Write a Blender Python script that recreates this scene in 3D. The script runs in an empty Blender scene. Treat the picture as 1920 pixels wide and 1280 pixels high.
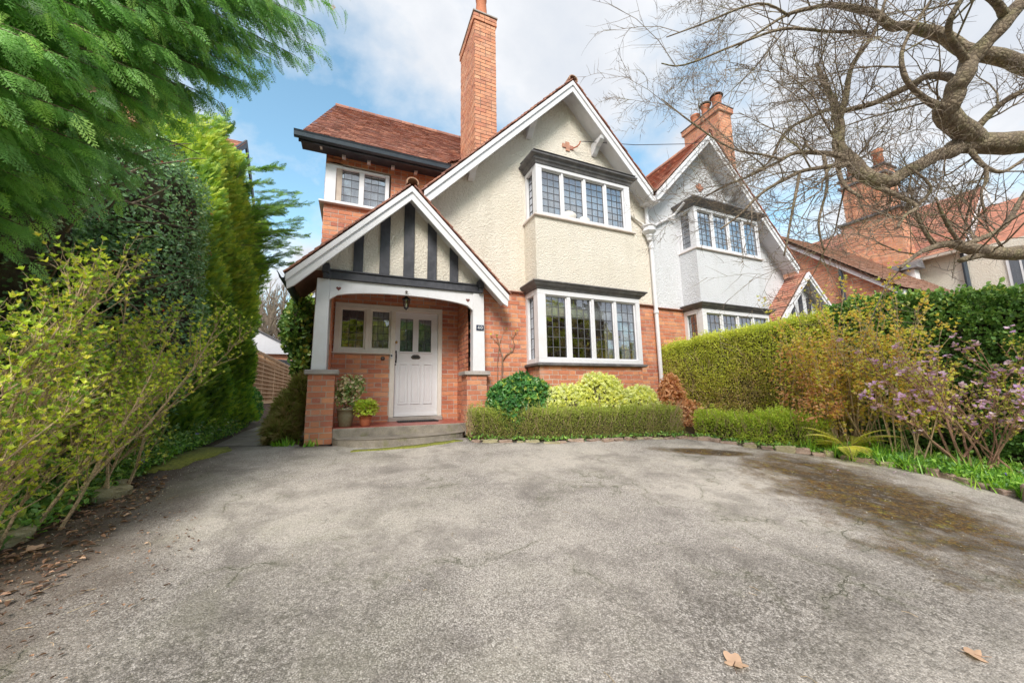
import bpy, math, random
import numpy as np
from mathutils import Vector, Matrix, Euler
random.seed(7); RNG=np.random.default_rng(7)
sc=bpy.context.scene; COL=sc.collection
R=math.radians
# ---------------------------------------------------------------- camera
def make_camera():
    yaw,pitch,roll=.4067,.14404,.01772
    cy,sy=math.cos(yaw),math.sin(yaw);cp,sp=math.cos(pitch),math.sin(pitch)
    fwd=Vector((sy*cp,cy*cp,sp));right=Vector((cy,-sy,0));down=fwd.cross(right)
    cr,sr=math.cos(roll),math.sin(roll)
    r2=cr*right+sr*down; d2=-sr*right+cr*down
    cd=bpy.data.cameras.new('camera'); cd.sensor_width=36; cd.lens=690.2/1920*36
    cd.clip_start=.05; cd.clip_end=2000
    c=bpy.data.objects.new('camera',cd); COL.objects.link(c)
    m=Matrix((r2,-d2,-fwd)).transposed().to_4x4(); m.translation=Vector((0,0,.63))
    c.matrix_world=m; sc.camera=c
make_camera()
# ---------------------------------------------------------------- world and sun
SUN_EL,SUN_ROT=R(40),R(207)
def make_world():
    w=bpy.data.worlds.new('World'); sc.world=w; w.use_nodes=True
    nt=w.node_tree; N=nt.nodes; Lk=nt.links; N.clear()
    out=N.new('ShaderNodeOutputWorld'); bg=N.new('ShaderNodeBackground'); bg.inputs[1].default_value=.12
    sky=N.new('ShaderNodeTexSky'); sky.sky_type='NISHITA'; sky.sun_disc=False
    sky.sun_elevation=SUN_EL; sky.sun_rotation=SUN_ROT; sky.ozone_density=1.6; sky.air_density=1.0; sky.dust_density=1.2
    tc=N.new('ShaderNodeTexCoord')
    sep=N.new('ShaderNodeSeparateXYZ'); Lk.new(tc.outputs['Generated'],sep.inputs[0])
    def math_(op,a,b=None,c=None):
        n=N.new('ShaderNodeMath'); n.operation=op
        for i,v in enumerate((a,b,c)):
            if v is None: continue
            if isinstance(v,(int,float)): n.inputs[i].default_value=v
            else: Lk.new(v,n.inputs[i])
        return n.outputs[0]
    den=math_('ADD',math_('MAXIMUM',sep.outputs[2],0.0),.28)
    cx=math_('DIVIDE',sep.outputs[0],den); cyy=math_('DIVIDE',sep.outputs[1],den)
    comb=N.new('ShaderNodeCombineXYZ'); Lk.new(cx,comb.inputs[0]); Lk.new(cyy,comb.inputs[1])
    mp=N.new('ShaderNodeMapping'); mp.inputs['Location'].default_value=(CLOUD_X,CLOUD_Y,0); Lk.new(comb.outputs[0],mp.inputs[0])
    def noise(scale,detail,rough,dist=0):
        n=N.new('ShaderNodeTexNoise'); n.inputs['Scale'].default_value=scale; n.inputs['Detail'].default_value=detail
        n.inputs['Roughness'].default_value=rough; n.inputs['Distortion'].default_value=dist
        Lk.new(mp.outputs[0],n.inputs['Vector']); return n.outputs[0]
    n1=noise(1.15,10,.56,.15); n2=noise(2.2,8,.6,.1)
    def ramp(v,pts):
        r=N.new('ShaderNodeValToRGB'); Lk.new(v,r.inputs[0])
        while len(r.color_ramp.elements)<len(pts): r.color_ramp.elements.new(.5)
        for e,(p,c) in zip(r.color_ramp.elements,pts): e.position=p; e.color=c if len(c)==4 else (*c,1)
        return r.outputs[0]
    mask=ramp(n1,[(.38,(0,0,0)),(.50,(1,1,1))])
    shade=ramp(math_('ADD',math_('MULTIPLY',n1,.75),math_('MULTIPLY',n2,.35)),[(.44,(3.7,3.73,3.8)),(.57,(2.9,3.02,3.22)),(.72,(2.2,2.45,2.85))])
    # blue of the clear sky, slightly lifted towards the pale cyan a hazy spring day has
    mul=N.new('ShaderNodeMix'); mul.data_type='RGBA'; mul.blend_type='MULTIPLY'; mul.inputs[0].default_value=1
    Lk.new(sky.outputs[0],mul.inputs[6]); mul.inputs[7].default_value=(SKYM[0],SKYM[1],SKYM[2],1)
    mx=N.new('ShaderNodeMix'); mx.data_type='RGBA'
    Lk.new(mask,mx.inputs[0]); Lk.new(mul.outputs[2],mx.inputs[6]); Lk.new(shade,mx.inputs[7])
    Lk.new(mx.outputs[2],bg.inputs[0]); Lk.new(bg.outputs[0],out.inputs[0])
CLOUD_X,CLOUD_Y=11.27,6.37
SKYM=(1.12,1.30,1.10)
make_world()
sd=bpy.data.lights.new('sun','SUN'); sd.energy=1.75; sd.angle=R(22); sd.color=(1,.95,.88)
so=bpy.data.objects.new('sun',sd); COL.objects.link(so)
so.rotation_euler=Vector((math.sin(SUN_ROT)*math.cos(SUN_EL),math.cos(SUN_ROT)*math.cos(SUN_EL),math.sin(SUN_EL))).to_track_quat('Z','Y').to_euler()
sc.view_settings.view_transform='Standard'; sc.view_settings.look='None'
sc.view_settings.exposure=1.28; sc.view_settings.gamma=1; sc.view_settings.use_curve_mapping=False
sc.cycles.max_bounces=8; sc.cycles.diffuse_bounces=4; sc.cycles.transparent_max_bounces=12
# ---------------------------------------------------------------- helpers
def tag(o,label=None,cat=None,group=None,kind=None):
    if label: o['label']=label
    if cat: o['category']=cat
    if group: o['group']=group
    if kind: o['kind']=kind
    return o
def empty(name,loc,label=None,cat=None,group=None):
    o=bpy.data.objects.new(name,None); COL.objects.link(o); o.location=loc; o.empty_display_size=.1
    return tag(o,label,cat,group)
def link(name,me,m=None,parent=None,loc=None):
    """link a mesh built in world coordinates; parents are unrotated empties/meshes, so only translation is undone"""
    o=bpy.data.objects.new(name,me); COL.objects.link(o)
    if m is not None and not me.materials: me.materials.append(m)
    w=Vector(loc) if loc is not None else Vector((0,0,0))
    if parent is not None:
        o.parent=parent; w=w-WORLD(parent)
    o.location=w
    return o
def WORLD(o):
    v=Vector((0,0,0))
    while o is not None: v=v+o.location; o=o.parent
    return v
def mesh_np(name,V,F,tint=None,smooth=False):
    """V (n,3), F (m,k) same-size faces"""
    me=bpy.data.meshes.new(name); V=np.asarray(V,np.float32); F=np.asarray(F,np.int32); k=F.shape[1]
    me.vertices.add(len(V)); me.vertices.foreach_set('co',V.ravel())
    me.loops.add(F.size); me.loops.foreach_set('vertex_index',F.ravel())
    me.polygons.add(len(F)); me.polygons.foreach_set('loop_start',np.arange(0,F.size,k,dtype=np.int32))
    me.polygons.foreach_set('use_smooth',np.full(len(F),bool(smooth)))
    if tint is not None:
        a=me.attributes.new('tint','FLOAT','POINT'); a.data.foreach_set('value',np.asarray(tint,np.float32))
    me.update(calc_edges=True); return me
class F3:
    """a wall frame: a along u, b outward along n, c up"""
    def __init__(s,o,u,n): s.o=Vector(o);s.u=Vector(u);s.n=Vector(n)
    def __call__(s,a,b,c): return s.o+s.u*a+s.n*b+Vector((0,0,c))
WF=F3((0,0,0),(1,0,0),(0,1,0))
class MB:
    def __init__(s): s.v=[];s.f=[];s.t=[]
    def add(s,vs,fs,t=None):
        n=len(s.v); s.v+= [tuple(v) for v in vs]; s.f+=[tuple(i+n for i in f) for f in fs]
        s.t+=[random.random() if t is None else t]*len(vs)
    def box(s,a0,a1,b0,b1,c0,c1,F=WF,t=None,j=0):
        P=[F(a,b,c)+(Vector((random.uniform(-j,j),random.uniform(-j,j),random.uniform(-j,j))) if j else Vector()) for a in(a0,a1) for b in(b0,b1) for c in(c0,c1)]
        s.add(P,[(0,1,3,2),(4,6,7,5),(0,4,5,1),(2,3,7,6),(0,2,6,4),(1,5,7,3)],t)
    def prism(s,poly,b0,b1,F=WF,t=None):
        """poly [(a,c)] extruded from b0 to b1"""
        n=len(poly); P=[F(a,b0,c) for a,c in poly]+[F(a,b1,c) for a,c in poly]
        s.add(P,[tuple(range(n)),tuple(range(2*n-1,n-1,-1))]+[(i,i+n,(i+1)%n+n,(i+1)%n) for i in range(n)],t)
    def hexa(s,p8,t=None):
        """8 points: bottom 4 (ccw), top 4"""
        s.add(p8,[(3,2,1,0),(4,5,6,7),(0,1,5,4),(1,2,6,5),(2,3,7,6),(3,0,4,7)],t)
    def tube(s,pts,rad,n=6,t=None,cap=True):
        pts=[Vector(p) for p in pts]; m=len(pts); rings=[]; up=None
        for i,p in enumerate(pts):
            d=(pts[min(i+1,m-1)]-pts[max(i-1,0)]).normalized()
            if up is None:
                up=Vector((0,0,1)) if abs(d.z)<.9 else Vector((1,0,0))
            x=d.cross(up).normalized(); y=x.cross(d).normalized(); up=y
            r=rad[i] if hasattr(rad,'__len__') else rad
            rings.append([p+x*(r*math.cos(k*2*math.pi/n))+y*(r*math.sin(k*2*math.pi/n)) for k in range(n)])
        vs=[v for r_ in rings for v in r_]
        fs=[(i*n+k,i*n+(k+1)%n,(i+1)*n+(k+1)%n,(i+1)*n+k) for i in range(m-1) for k in range(n)]
        if cap: fs+=[tuple(range(n-1,-1,-1)),tuple(range((m-1)*n,m*n))]
        s.add(vs,fs,t)
    def lathe(s,c,prof,n=20,t=None):
        c=Vector(c); m=len(prof)
        vs=[c+Vector((r*math.cos(k*2*math.pi/n),r*math.sin(k*2*math.pi/n),z)) for r,z in prof for k in range(n)]
        fs=[(i*n+k,i*n+(k+1)%n,(i+1)*n+(k+1)%n,(i+1)*n+k) for i in range(m-1) for k in range(n)]
        if prof[0][0]>1e-4: fs.append(tuple(range(n-1,-1,-1)))
        if prof[-1][0]>1e-4: fs.append(tuple(range((m-1)*n,m*n)))
        s.add(vs,fs,t)
    def build(s,name,m,parent=None,label=None,kind=None,smooth=False,bevel=0,cat=None,local=True):
        o0=sum((Vector(v) for v in s.v),Vector())/max(1,len(s.v)) if local else Vector()
        me=bpy.data.meshes.new(name); me.from_pydata([tuple(Vector(v)-o0) for v in s.v],[],s.f)
        a=me.attributes.new('tint','FLOAT','POINT'); a.data.foreach_set('value',s.t)
        if smooth: me.polygons.foreach_set('use_smooth',[True]*len(me.polygons))
        me.update(); o=link(name,me,m,parent,o0)
        if bevel:
            b=o.modifiers.new('bevel','BEVEL'); b.width=bevel; b.segments=1; b.limit_method='ANGLE'
        return tag(o,label,cat,None,kind)
# ---------------------------------------------------------------- materials
class NT:
    def __init__(s,name):
        s.m=bpy.data.materials.new(name); s.m.use_nodes=True; s.N=s.m.node_tree.nodes; s.L=s.m.node_tree.links
        s.b=s.N['Principled BSDF']; s.out=s.N['Material Output']; s._c=None
    def n(s,t,**k):
        x=s.N.new(t)
        for a,v in k.items(): setattr(x,a,v)
        return x
    def set(s,sock,v):
        if hasattr(v,'links') or isinstance(v,bpy.types.NodeSocket): s.L.new(v,sock)
        elif isinstance(v,(tuple,list)) and len(v)==3 and sock.type=='RGBA': sock.default_value=(*v,1)
        else: sock.default_value=v
    def pos(s):
        if s._c is None: s._c=s.n('ShaderNodeNewGeometry').outputs['Position']
        return s._c
    def noise(s,scale,detail=4,rough=.5,vec=None,dist=0):
        x=s.n('ShaderNodeTexNoise'); s.set(x.inputs['Vector'],vec if vec is not None else s.pos())
        x.inputs['Scale'].default_value=scale; x.inputs['Detail'].default_value=detail; x.inputs['Roughness'].default_value=rough; x.inputs['Distortion'].default_value=dist
        return x.outputs[0]
    def vor(s,scale,feature='F1',out=0,vec=None):
        x=s.n('ShaderNodeTexVoronoi',feature=feature); s.set(x.inputs['Vector'],vec if vec is not None else s.pos()); x.inputs['Scale'].default_value=scale
        return x.outputs[out]
    def ramp(s,v,*pts,interp='LINEAR'):
        r=s.n('ShaderNodeValToRGB'); s.set(r.inputs[0],v); cr=r.color_ramp; cr.interpolation=interp
        while len(cr.elements)<len(pts): cr.elements.new(.5)
        for e,(p,c) in zip(cr.elements,pts):
            e.position=p; e.color=(c,c,c,1) if isinstance(c,(int,float)) else (*c,1)
        return r.outputs[0]
    def math(s,op,a,b=0.0,clamp=False):
        x=s.n('ShaderNodeMath',operation=op,use_clamp=clamp); s.set(x.inputs[0],a); s.set(x.inputs[1],b); return x.outputs[0]
    def mix(s,f,a,b,mode='MIX'):
        x=s.n('ShaderNodeMix',data_type='RGBA',blend_type=mode); s.set(x.inputs[0],f); s.set(x.inputs[6],a); s.set(x.inputs[7],b); return x.outputs[2]
    def map(s,scale=(1,1,1),loc=(0,0,0),rot=(0,0,0),vec=None):
        x=s.n('ShaderNodeMapping'); s.set(x.inputs[0],vec if vec is not None else s.pos()); x.inputs['Scale'].default_value=scale; x.inputs['Location'].default_value=loc; x.inputs['Rotation'].default_value=rot
        return x.outputs[0]
    def attr(s,nm='tint'): return s.n('ShaderNodeAttribute',attribute_name=nm).outputs['Fac']
    def rnd(s):
        o=s.n('ShaderNodeObjectInfo').outputs['Random']
        return s.math('FRACT',s.math('ADD',o,s.attr()))
    def bump(s,h,dist,strength=1,prev=None):
        x=s.n('ShaderNodeBump'); s.set(x.inputs['Height'],h); x.inputs['Distance'].default_value=dist; x.inputs['Strength'].default_value=strength
        if prev is not None: s.L.new(prev,x.inputs['Normal'])
        return x.outputs[0]
    def fin(s,col=None,rough=None,nrm=None,**k):
        if col is not None: s.set(s.b.inputs['Base Color'],col)
        if rough is not None: s.set(s.b.inputs['Roughness'],rough)
        if nrm is not None: s.L.new(nrm,s.b.inputs['Normal'])
        for a,v in k.items(): s.set(s.b.inputs[a.replace('_',' ')],v)
        return s.m
M={}
def mk_brick(name,cols,dirt=.28):
    t=NT(name); r=t.rnd()
    c=t.ramp(r,(0,cols[0]),(.3,cols[1]),(.55,cols[2]),(.8,cols[3]),(1,cols[4]))
    n=t.noise(9,5,.6); n2=t.noise(70,4,.65)
    c=t.mix(t.ramp(n,(.35,0.0),(.75,dirt)),c,(.16,.085,.06))
    c=t.mix(t.ramp(n2,(.5,0.0),(.75,.55)),c,(.62,.36,.25))
    c=t.mix(t.ramp(t.noise(2.2,4,.6),(.55,0.0),(.8,.4)),c,(.6,.5,.42)); c=t.mix(t.ramp(t.noise(1.1,6,.7,t.map((1,1,.5),(3,1,2))),(.56,0.0),(.75,.32)),c,(.20,.10,.07))
    return t.fin(c,.85,t.bump(n2,.004,1,t.bump(t.noise(18,4,.6),.006)))
M['brick']=mk_brick('brick_red',[(.52,.165,.09),(.70,.26,.13),(.44,.13,.085),(.78,.35,.17),(.61,.21,.115)])
M['brick_chim']=mk_brick('brick_chimney',[(.66,.26,.14),(.78,.36,.20),(.56,.21,.13),(.80,.42,.25),(.70,.31,.17)],.5)
def mk_mortar():
    t=NT('mortar'); n=t.noise(60,4,.6)
    return t.fin(t.ramp(t.noise(5,4,.6),(.3,(.42,.34,.29)),(.7,(.62,.53,.46))),.95,t.bump(n,.004))
M['mortar']=mk_mortar()
def mk_mortar2():
    t=NT('mortar_dark'); n=t.noise(60,4,.6)
    return t.fin(t.ramp(t.noise(5,4,.6),(.3,(.12,.09,.08)),(.7,(.26,.2,.17))),.95,t.bump(n,.004))
M['mortar_dark']=mk_mortar2()
def mk_stucco(name,c0,c1,stain):
    t=NT(name)
    blobs=t.vor(24,'SMOOTH_F1'); n=t.noise(38,5,.62); n2=t.noise(1.3,5,.6)
    h=t.math('ADD',t.math('MULTIPLY',t.ramp(n,(.38,0.0),(.68,1.0)),.8),t.math('MULTIPLY',blobs,-.5))
    c=t.ramp(n2,(.3,c0),(.7,c1))
    c=t.mix(t.ramp(t.noise(1,6,.7,t.map((3.5,3.5,.5))),(.50,0.0),(.74,.42)),c,stain)
    c=t.mix(t.ramp(t.noise(120,2,.5),(.6,0.0),(.72,.25)),c,stain)
    return t.fin(c,.9,t.bump(h,.016,1))
M['cream']=mk_stucco('roughcast_cream',(.80,.72,.61),(.86,.79,.69),(.60,.54,.45))
M['white_stucco']=mk_stucco('roughcast_white',(.70,.70,.73),(.76,.76,.79),(.55,.53,.52))
def mk_paint(name,c,rough,dirt,dc,bs=.0015):
    t=NT(name); n=t.noise(6,6,.65); g=t.noise(25,4,.6,t.map((1,1,.15)))
    col=t.mix(t.ramp(n,(.42,0.0),(.75,dirt)),c,dc); col=t.mix(t.ramp(t.noise(3,6,.7,t.map((5,5,.6))),(.55,0.0),(.72,dirt*.8)),col,dc)
    return t.fin(col,t.ramp(n,(.3,rough),(.7,min(1,rough+.2))),t.bump(g,bs))
M['white']=mk_paint('white_paint',(.74,.73,.76),.35,.22,(.5,.46,.4))
M['offwhite']=mk_paint('cream_white_paint',(.80,.75,.69),.4,.25,(.5,.42,.34))
M['door']=mk_paint('lilac_white_door_paint',(.76,.75,.78),.3,.12,(.6,.56,.56))
M['black']=mk_paint('black_paint',(.035,.035,.045),.45,.5,(.13,.13,.15),.003)
M['lead']=mk_paint('lead_sheet',(.10,.095,.10),.55,.6,(.27,.25,.25),.004)
M['dkgutter']=mk_paint('dark_gutter',(.035,.05,.07),.4,.3,(.1,.12,.14))
M['sillbrown']=mk_paint('sill_timber',(.72,.64,.60),.5,.4,(.4,.28,.22))
M['came']=mk_paint('lead_came',(.10,.10,.11),.5,.3,(.2,.2,.2))
def mk_glass():
    t=NT('window_glass'); t.N.remove(t.b)
    lw=t.n('ShaderNodeLayerWeight'); lw.inputs[0].default_value=.5; fr=t.math('MULTIPLY',t.math('POWER',lw.outputs['Facing'],3.0),.7)
    g=t.n('ShaderNodeBsdfGlossy'); g.inputs['Roughness'].default_value=.015; g.inputs['Color'].default_value=(.9,.92,1,1)
    tr=t.n('ShaderNodeBsdfTransparent'); tr.inputs[0].default_value=(.86,.88,.88,1)
    b=t.bump(t.noise(7,2,.5),.004,.5); t.L.new(b,g.inputs['Normal'])
    mx=t.n('ShaderNodeMixShader'); t.L.new(t.math('ADD',fr,.19),mx.inputs[0]); t.L.new(tr.outputs[0],mx.inputs[1]); t.L.new(g.outputs[0],mx.inputs[2])
    t.L.new(mx.outputs[0],t.out.inputs[0]); return t.m
M['glass']=mk_glass()
def simple(name,c,rough=.6,**k):
    t=NT(name); n=t.noise(30,4,.6)
    dark=tuple(x*.72 for x in c)
    return t.fin(t.ramp(n,(.3,dark),(.7,c)),rough,t.bump(n,.002),**k)
M['curtain']=simple('net_curtain',(.82,.82,.86),.9)
M['blind']=simple('white_blind',(.78,.78,.78),.8)
M['pinkcurt']=simple('pink_curtain',(.55,.34,.30),.9)
M['creamcurt']=simple('cream_curtain',(.70,.64,.52),.9)
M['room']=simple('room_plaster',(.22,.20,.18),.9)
M['room2']=simple('obscured_door_lining',(.45,.45,.50),.8)
def mk_tile(name,cols,moss=.0):
    t=NT(name); r=t.rnd()
    c=t.ramp(r,(0,cols[0]),(.3,cols[1]),(.6,cols[2]),(1,cols[3]))
    n=t.noise(7,5,.65); c=t.mix(t.ramp(n,(.45,0.0),(.75,.6)),c,(.12,.08,.07))
    c=t.mix(t.ramp(t.noise(40,3,.6),(.55,0.0),(.75,.5)),c,(.5,.36,.28))
    if moss: c=t.mix(t.ramp(t.noise(2.6,5,.65),(.55,0.0),(.7,moss)),c,(.30,.26,.05))
    return t.fin(c,.85,t.bump(t.noise(50,4,.6),.004))
M['tile']=mk_tile('clay_tile',[(.26,.11,.08),(.40,.17,.115),(.32,.14,.11),(.50,.23,.15)])
M['tile2']=mk_tile('clay_tile_bright',[(.46,.18,.12),(.60,.25,.16),(.40,.18,.14),(.64,.32,.2)])
M['tile3']=mk_tile('clay_tile_brown',[(.42,.25,.19),(.50,.29,.21),(.42,.26,.2),(.54,.34,.25)],.2)
M['ridge']=mk_tile('ridge_clay',[(.40,.22,.14),(.45,.27,.18),(.36,.20,.13),(.5,.32,.22)],.3)
M['terra']=simple('terracotta',(.55,.17,.08),.7)
M['pot_orange']=simple('chimney_pot_clay',(.62,.22,.11),.8)
M['glazed']=simple('olive_glaze',(.24,.21,.13),.25)
def mk_conc(name,c0,c1,moss):
    t=NT(name); n=t.noise(4,6,.65); n2=t.noise(90,3,.6)
    c=t.ramp(n,(.3,c0),(.7,c1)); c=t.mix(t.ramp(n2,(.55,0.0),(.7,.4)),c,(.62,.58,.52)); c=t.mix(t.ramp(t.noise(6,5,.7),(.55,0.0),(.72,moss)),c,(.16,.16,.05))
    return t.fin(c,.9,t.bump(n2,.004,1,t.bump(n,.01)))
M['stone']=mk_conc('step_stone',(.17,.145,.12),(.38,.33,.27),.7)
M['cap']=mk_conc('cap_stone',(.30,.26,.24),(.46,.41,.38),.2)
M['rock']=mk_conc('sandstone',(.20,.13,.10),(.40,.29,.22),.5)
M['mossrock']=mk_conc('mossy_stone',(.26,.22,.12),(.38,.34,.2),.2)
M['quarry']=simple('red_quarry_tile',(.46,.12,.09),.4)
M['wood']=simple('trellis_timber',(.78,.48,.27),.8)
M['darkwood']=simple('fence_board_timber',(.20,.11,.075),.85)
M['metal']=simple('black_iron',(.03,.03,.035),.4)
M['bronze']=simple('aged_bronze',(.15,.12,.11),.4,Metallic=.7)
M['brass']=simple('brass',(.75,.5,.18),.3,Metallic=1.0)
M['rubber']=simple('black_rubber',(.02,.025,.03),.7)
M['orange']=simple('orange_ceramic',(.8,.36,.08),.5)
M['heart']=simple('brown_cutout',(.20,.07,.06),.8)
M['navy']=simple('navy_enamel',(.04,.05,.09),.35)
M['plain_white']=simple('white_enamel',(.82,.82,.84),.4)
def mk_moss():
    t=NT('moss_mat'); n=t.noise(40,5,.7)
    return t.fin(t.ramp(n,(.3,(.08,.09,.02)),(.55,(.24,.25,.04)),(.75,(.40,.38,.06))),.95,t.bump(n,.012))
M['moss']=mk_moss()
# ---------------------------------------------------------------- ground
def gz(x,y):
    return 0.0 if y>=5.5 else max(-.11*(5.5-y),-1.6)
def gzn(y): return np.maximum(np.where(y>=5.5,0,-.11*(5.5-y)),-1.6)
def mk_soil():
    t=NT('garden_soil'); n=t.noise(3,6,.6); n2=t.noise(45,5,.7)
    c=t.ramp(n2,(.3,(.045,.03,.02)),(.6,(.13,.09,.06)),(.8,(.24,.17,.11)))
    c=t.mix(t.ramp(n,(.5,0.0),(.65,.6)),c,(.10,.12,.03))
    return t.fin(c,.95,t.bump(n2,.02,1,t.bump(n,.03)))
M['soil']=mk_soil()
def grid(name,xs,ys,zf,m,kind='structure'):
    X,Y=np.meshgrid(xs,ys); Z=zf(X,Y); V=np.stack([X,Y,Z],-1).reshape(-1,3); nx=len(xs)
    i=np.arange(len(ys)-1)[:,None]*nx+np.arange(nx-1)[None]; i=i.ravel()
    me=mesh_np(name,V,np.stack([i,i+1,i+nx+1,i+nx],1),smooth=True); o=link(name,me,m); tag(o,kind=kind); return o
gx=np.concatenate([[-400,-120,-40,-15],np.arange(-8,14.01,.25),[20,40,120,400]]); gy=np.concatenate([[-400,-120,-40,-15],np.arange(-8,8.01,.25),[10,14,20,40,120,600]])
def soilz(X,Y):
    b=gzn(Y)
    # beds stand a little above the tarmac, driveway area stays under it
    bed=np.clip((X-(6.1+0*Y))*.12,0,.06)*(Y<5)+np.clip((-2.0-X)*.2,0,.08)
    inner=(X>-1.6)&(X<4.2)&(Y<5.0)
    return b-.022+np.where(inner,-.03,bed+.0)+.012*np.sin(X*5.1+Y*3)*np.cos(Y*4.3-X)
grid('ground',gx,gy,soilz,M['soil'])
def mk_tarmac():
    t=NT('worn_tarmac'); P=t.pos()
    sep=t.n('ShaderNodeSeparateXYZ'); t.L.new(P,sep.inputs[0]); X,Y=sep.outputs[0],sep.outputs[1]
    stones=t.vor(150,'F1',1); sd=t.vor(150,'F1',0); sn=t.noise(210,3,.7); big=t.noise(.55,6,.6,dist=.4); mid=t.noise(2.4,6,.65,dist=.3); fine=t.noise(26,5,.7)
    bw=t.n('ShaderNodeRGBToBW'); t.L.new(stones,bw.inputs[0]); st=bw.outputs[0]
    c=t.ramp(st,(.15,(.24,.21,.19)),(.4,(.41,.365,.33)),(.6,(.52,.465,.42)),(.85,(.70,.64,.59)))
    c=t.mix(t.ramp(sd,(.35,0.0),(.8,.75)),c,(.12,.105,.09))
    c=t.mix(t.ramp(big,(.40,0.0),(.62,.48)),c,(.68,.61,.53))           # dusty pale lanes
    c=t.mix(t.ramp(mid,(.47,0.0),(.66,.6)),c,(.15,.13,.115))           # worn, open textured patches
    c=t.mix(t.ramp(fine,(.56,0.0),(.70,.5)),c,(.10,.085,.07))
    def blob(cx,cy,rx,ry,rot,soft,nz,ns=2.2):
        mp=t.map((1,1,1),(0,0,0),vec=P); 
        dx=t.math('SUBTRACT',X,cx); dy=t.math('SUBTRACT',Y,cy); cr,sr=math.cos(rot),math.sin(rot)
        u=t.math('DIVIDE',t.math('ADD',t.math('MULTIPLY',dx,cr),t.math('MULTIPLY',dy,sr)),rx)
        v=t.math('DIVIDE',t.math('SUBTRACT',t.math('MULTIPLY',dy,cr),t.math('MULTIPLY',dx,sr)),ry)
        d=t.math('SQRT',t.math('ADD',t.math('MULTIPLY',u,u),t.math('MULTIPLY',v,v)))
        d=t.math('ADD',d,t.math('MULTIPLY',t.math('SUBTRACT',t.noise(ns,7,.72),.5),nz))
        return t.ramp(d,(1-soft,1.0),(1.0,0.0))
    # black damp tar, right
    c=t.mix(t.math('MULTIPLY',blob(2.3,1.25,2.6,.75,-.20,.9,1.5),t.ramp(t.noise(42,5,.8),(.44,.05),(.60,.85))),c,(.07,.06,.045))
    c=t.mix(t.math('MULTIPLY',blob(-.6,1.9,1.3,1.0,.3,.8,1.4),t.ramp(t.noise(40,5,.75),(.42,.2),(.6,.8))),c,(.085,.075,.06))
    # dirt spilling from the left bed
    edge=t.math('ADD',X,t.math('MULTIPLY',t.math('SUBTRACT',t.noise(2.0,6,.7),.5),1.0))
    c=t.mix(t.ramp(t.math('ADD',edge,0.0),(0.0,.9),(.0001,.9)) if False else t.ramp(t.math('MULTIPLY',t.math('ADD',edge,2.0),.9),(.35,.96),(1.15,0.0)),c,t.ramp(t.noise(60,5,.75),(.3,(.045,.032,.022)),(.6,(.13,.09,.065)),(.8,(.26,.19,.14))))
    # greenish algae film
    c=t.mix(t.math('MULTIPLY',t.ramp(t.noise(.9,6,.65,t.map((1,1,1),(4,7,0))),(.50,0.0),(.66,.34)),t.ramp(t.math('MULTIPLY',t.math('ADD',X,2.0),.25),(0.0,1.0),(1.0,.15))),c,(.22,.225,.12))
    # moss
    area=t.math('MAXIMUM',blob(4.55,2.1,2.0,.95,1.02,.6,1.7,2.6),blob(4.5,3.75,.9,.22,-.55,.5,1.5,3.0))
    mk=area
    streak=t.noise(3.2,7,.72,t.map((1,1,1),rot=(0,0,-1.02)),.8)
    c=t.mix(t.math('MULTIPLY',area,t.ramp(t.noise(16,6,.8),(.33,.4),(.48,1.0))),c,(.06,.04,.022))
    mk=t.math('MULTIPLY',t.math('MULTIPLY',mk,t.ramp(streak,(.42,0.0),(.56,1.0))),t.ramp(t.noise(38,6,.8),(.42,.0),(.54,1.0)))
    c=t.mix(mk,c,t.ramp(t.noise(9,5,.7),(.35,(.14,.065,.018)),(.52,(.24,.13,.02)),(.70,(.32,.29,.035))))
    # cracks
    wv=t.noise(1.4,5,.6); 
    ck=t.n('ShaderNodeTexVoronoi',feature='DISTANCE_TO_EDGE'); ck.inputs['Scale'].default_value=.75
    ck.inputs['Scale'].default_value=.95
    vm=t.n('ShaderNodeVectorMath',operation='ADD'); t.L.new(P,vm.inputs[0])
    nz=t.n('ShaderNodeTexNoise'); t.L.new(P,nz.inputs['Vector']); nz.inputs['Scale'].default_value=2.2; nz.inputs['Detail'].default_value=6
    sc_=t.n('ShaderNodeVectorMath',operation='SCALE'); t.L.new(nz.outputs[1],sc_.inputs[0]); sc_.inputs['Scale'].default_value=1.1
    t.L.new(sc_.outputs[0],vm.inputs[1]); t.L.new(vm.outputs[0],ck.inputs['Vector'])
    crk=t.math('MULTIPLY',t.ramp(ck.outputs[0],(.0,1.0),(.008,0.0)),t.ramp(wv,(.51,0.0),(.62,.6)))
    c=t.mix(crk,c,(.055,.06,.025)); c=t.mix(t.math('MULTIPLY',t.ramp(ck.outputs[0],(.0,.35),(.06,0.0)),t.ramp(wv,(.47,0.0),(.60,.6))),c,(.16,.165,.08))
    h=t.math('ADD',t.math('MULTIPLY',sd,-.8),t.math('MULTIPLY',sn,.5))
    nb=t.bump(h,.0038,1,t.bump(t.math('ADD',fine,t.math('MULTIPLY',mk,.6)),.010,1,t.bump(crk,-.01)))
    return t.fin(c,.88,nb)
M['tarmac']=mk_tarmac()
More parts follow.
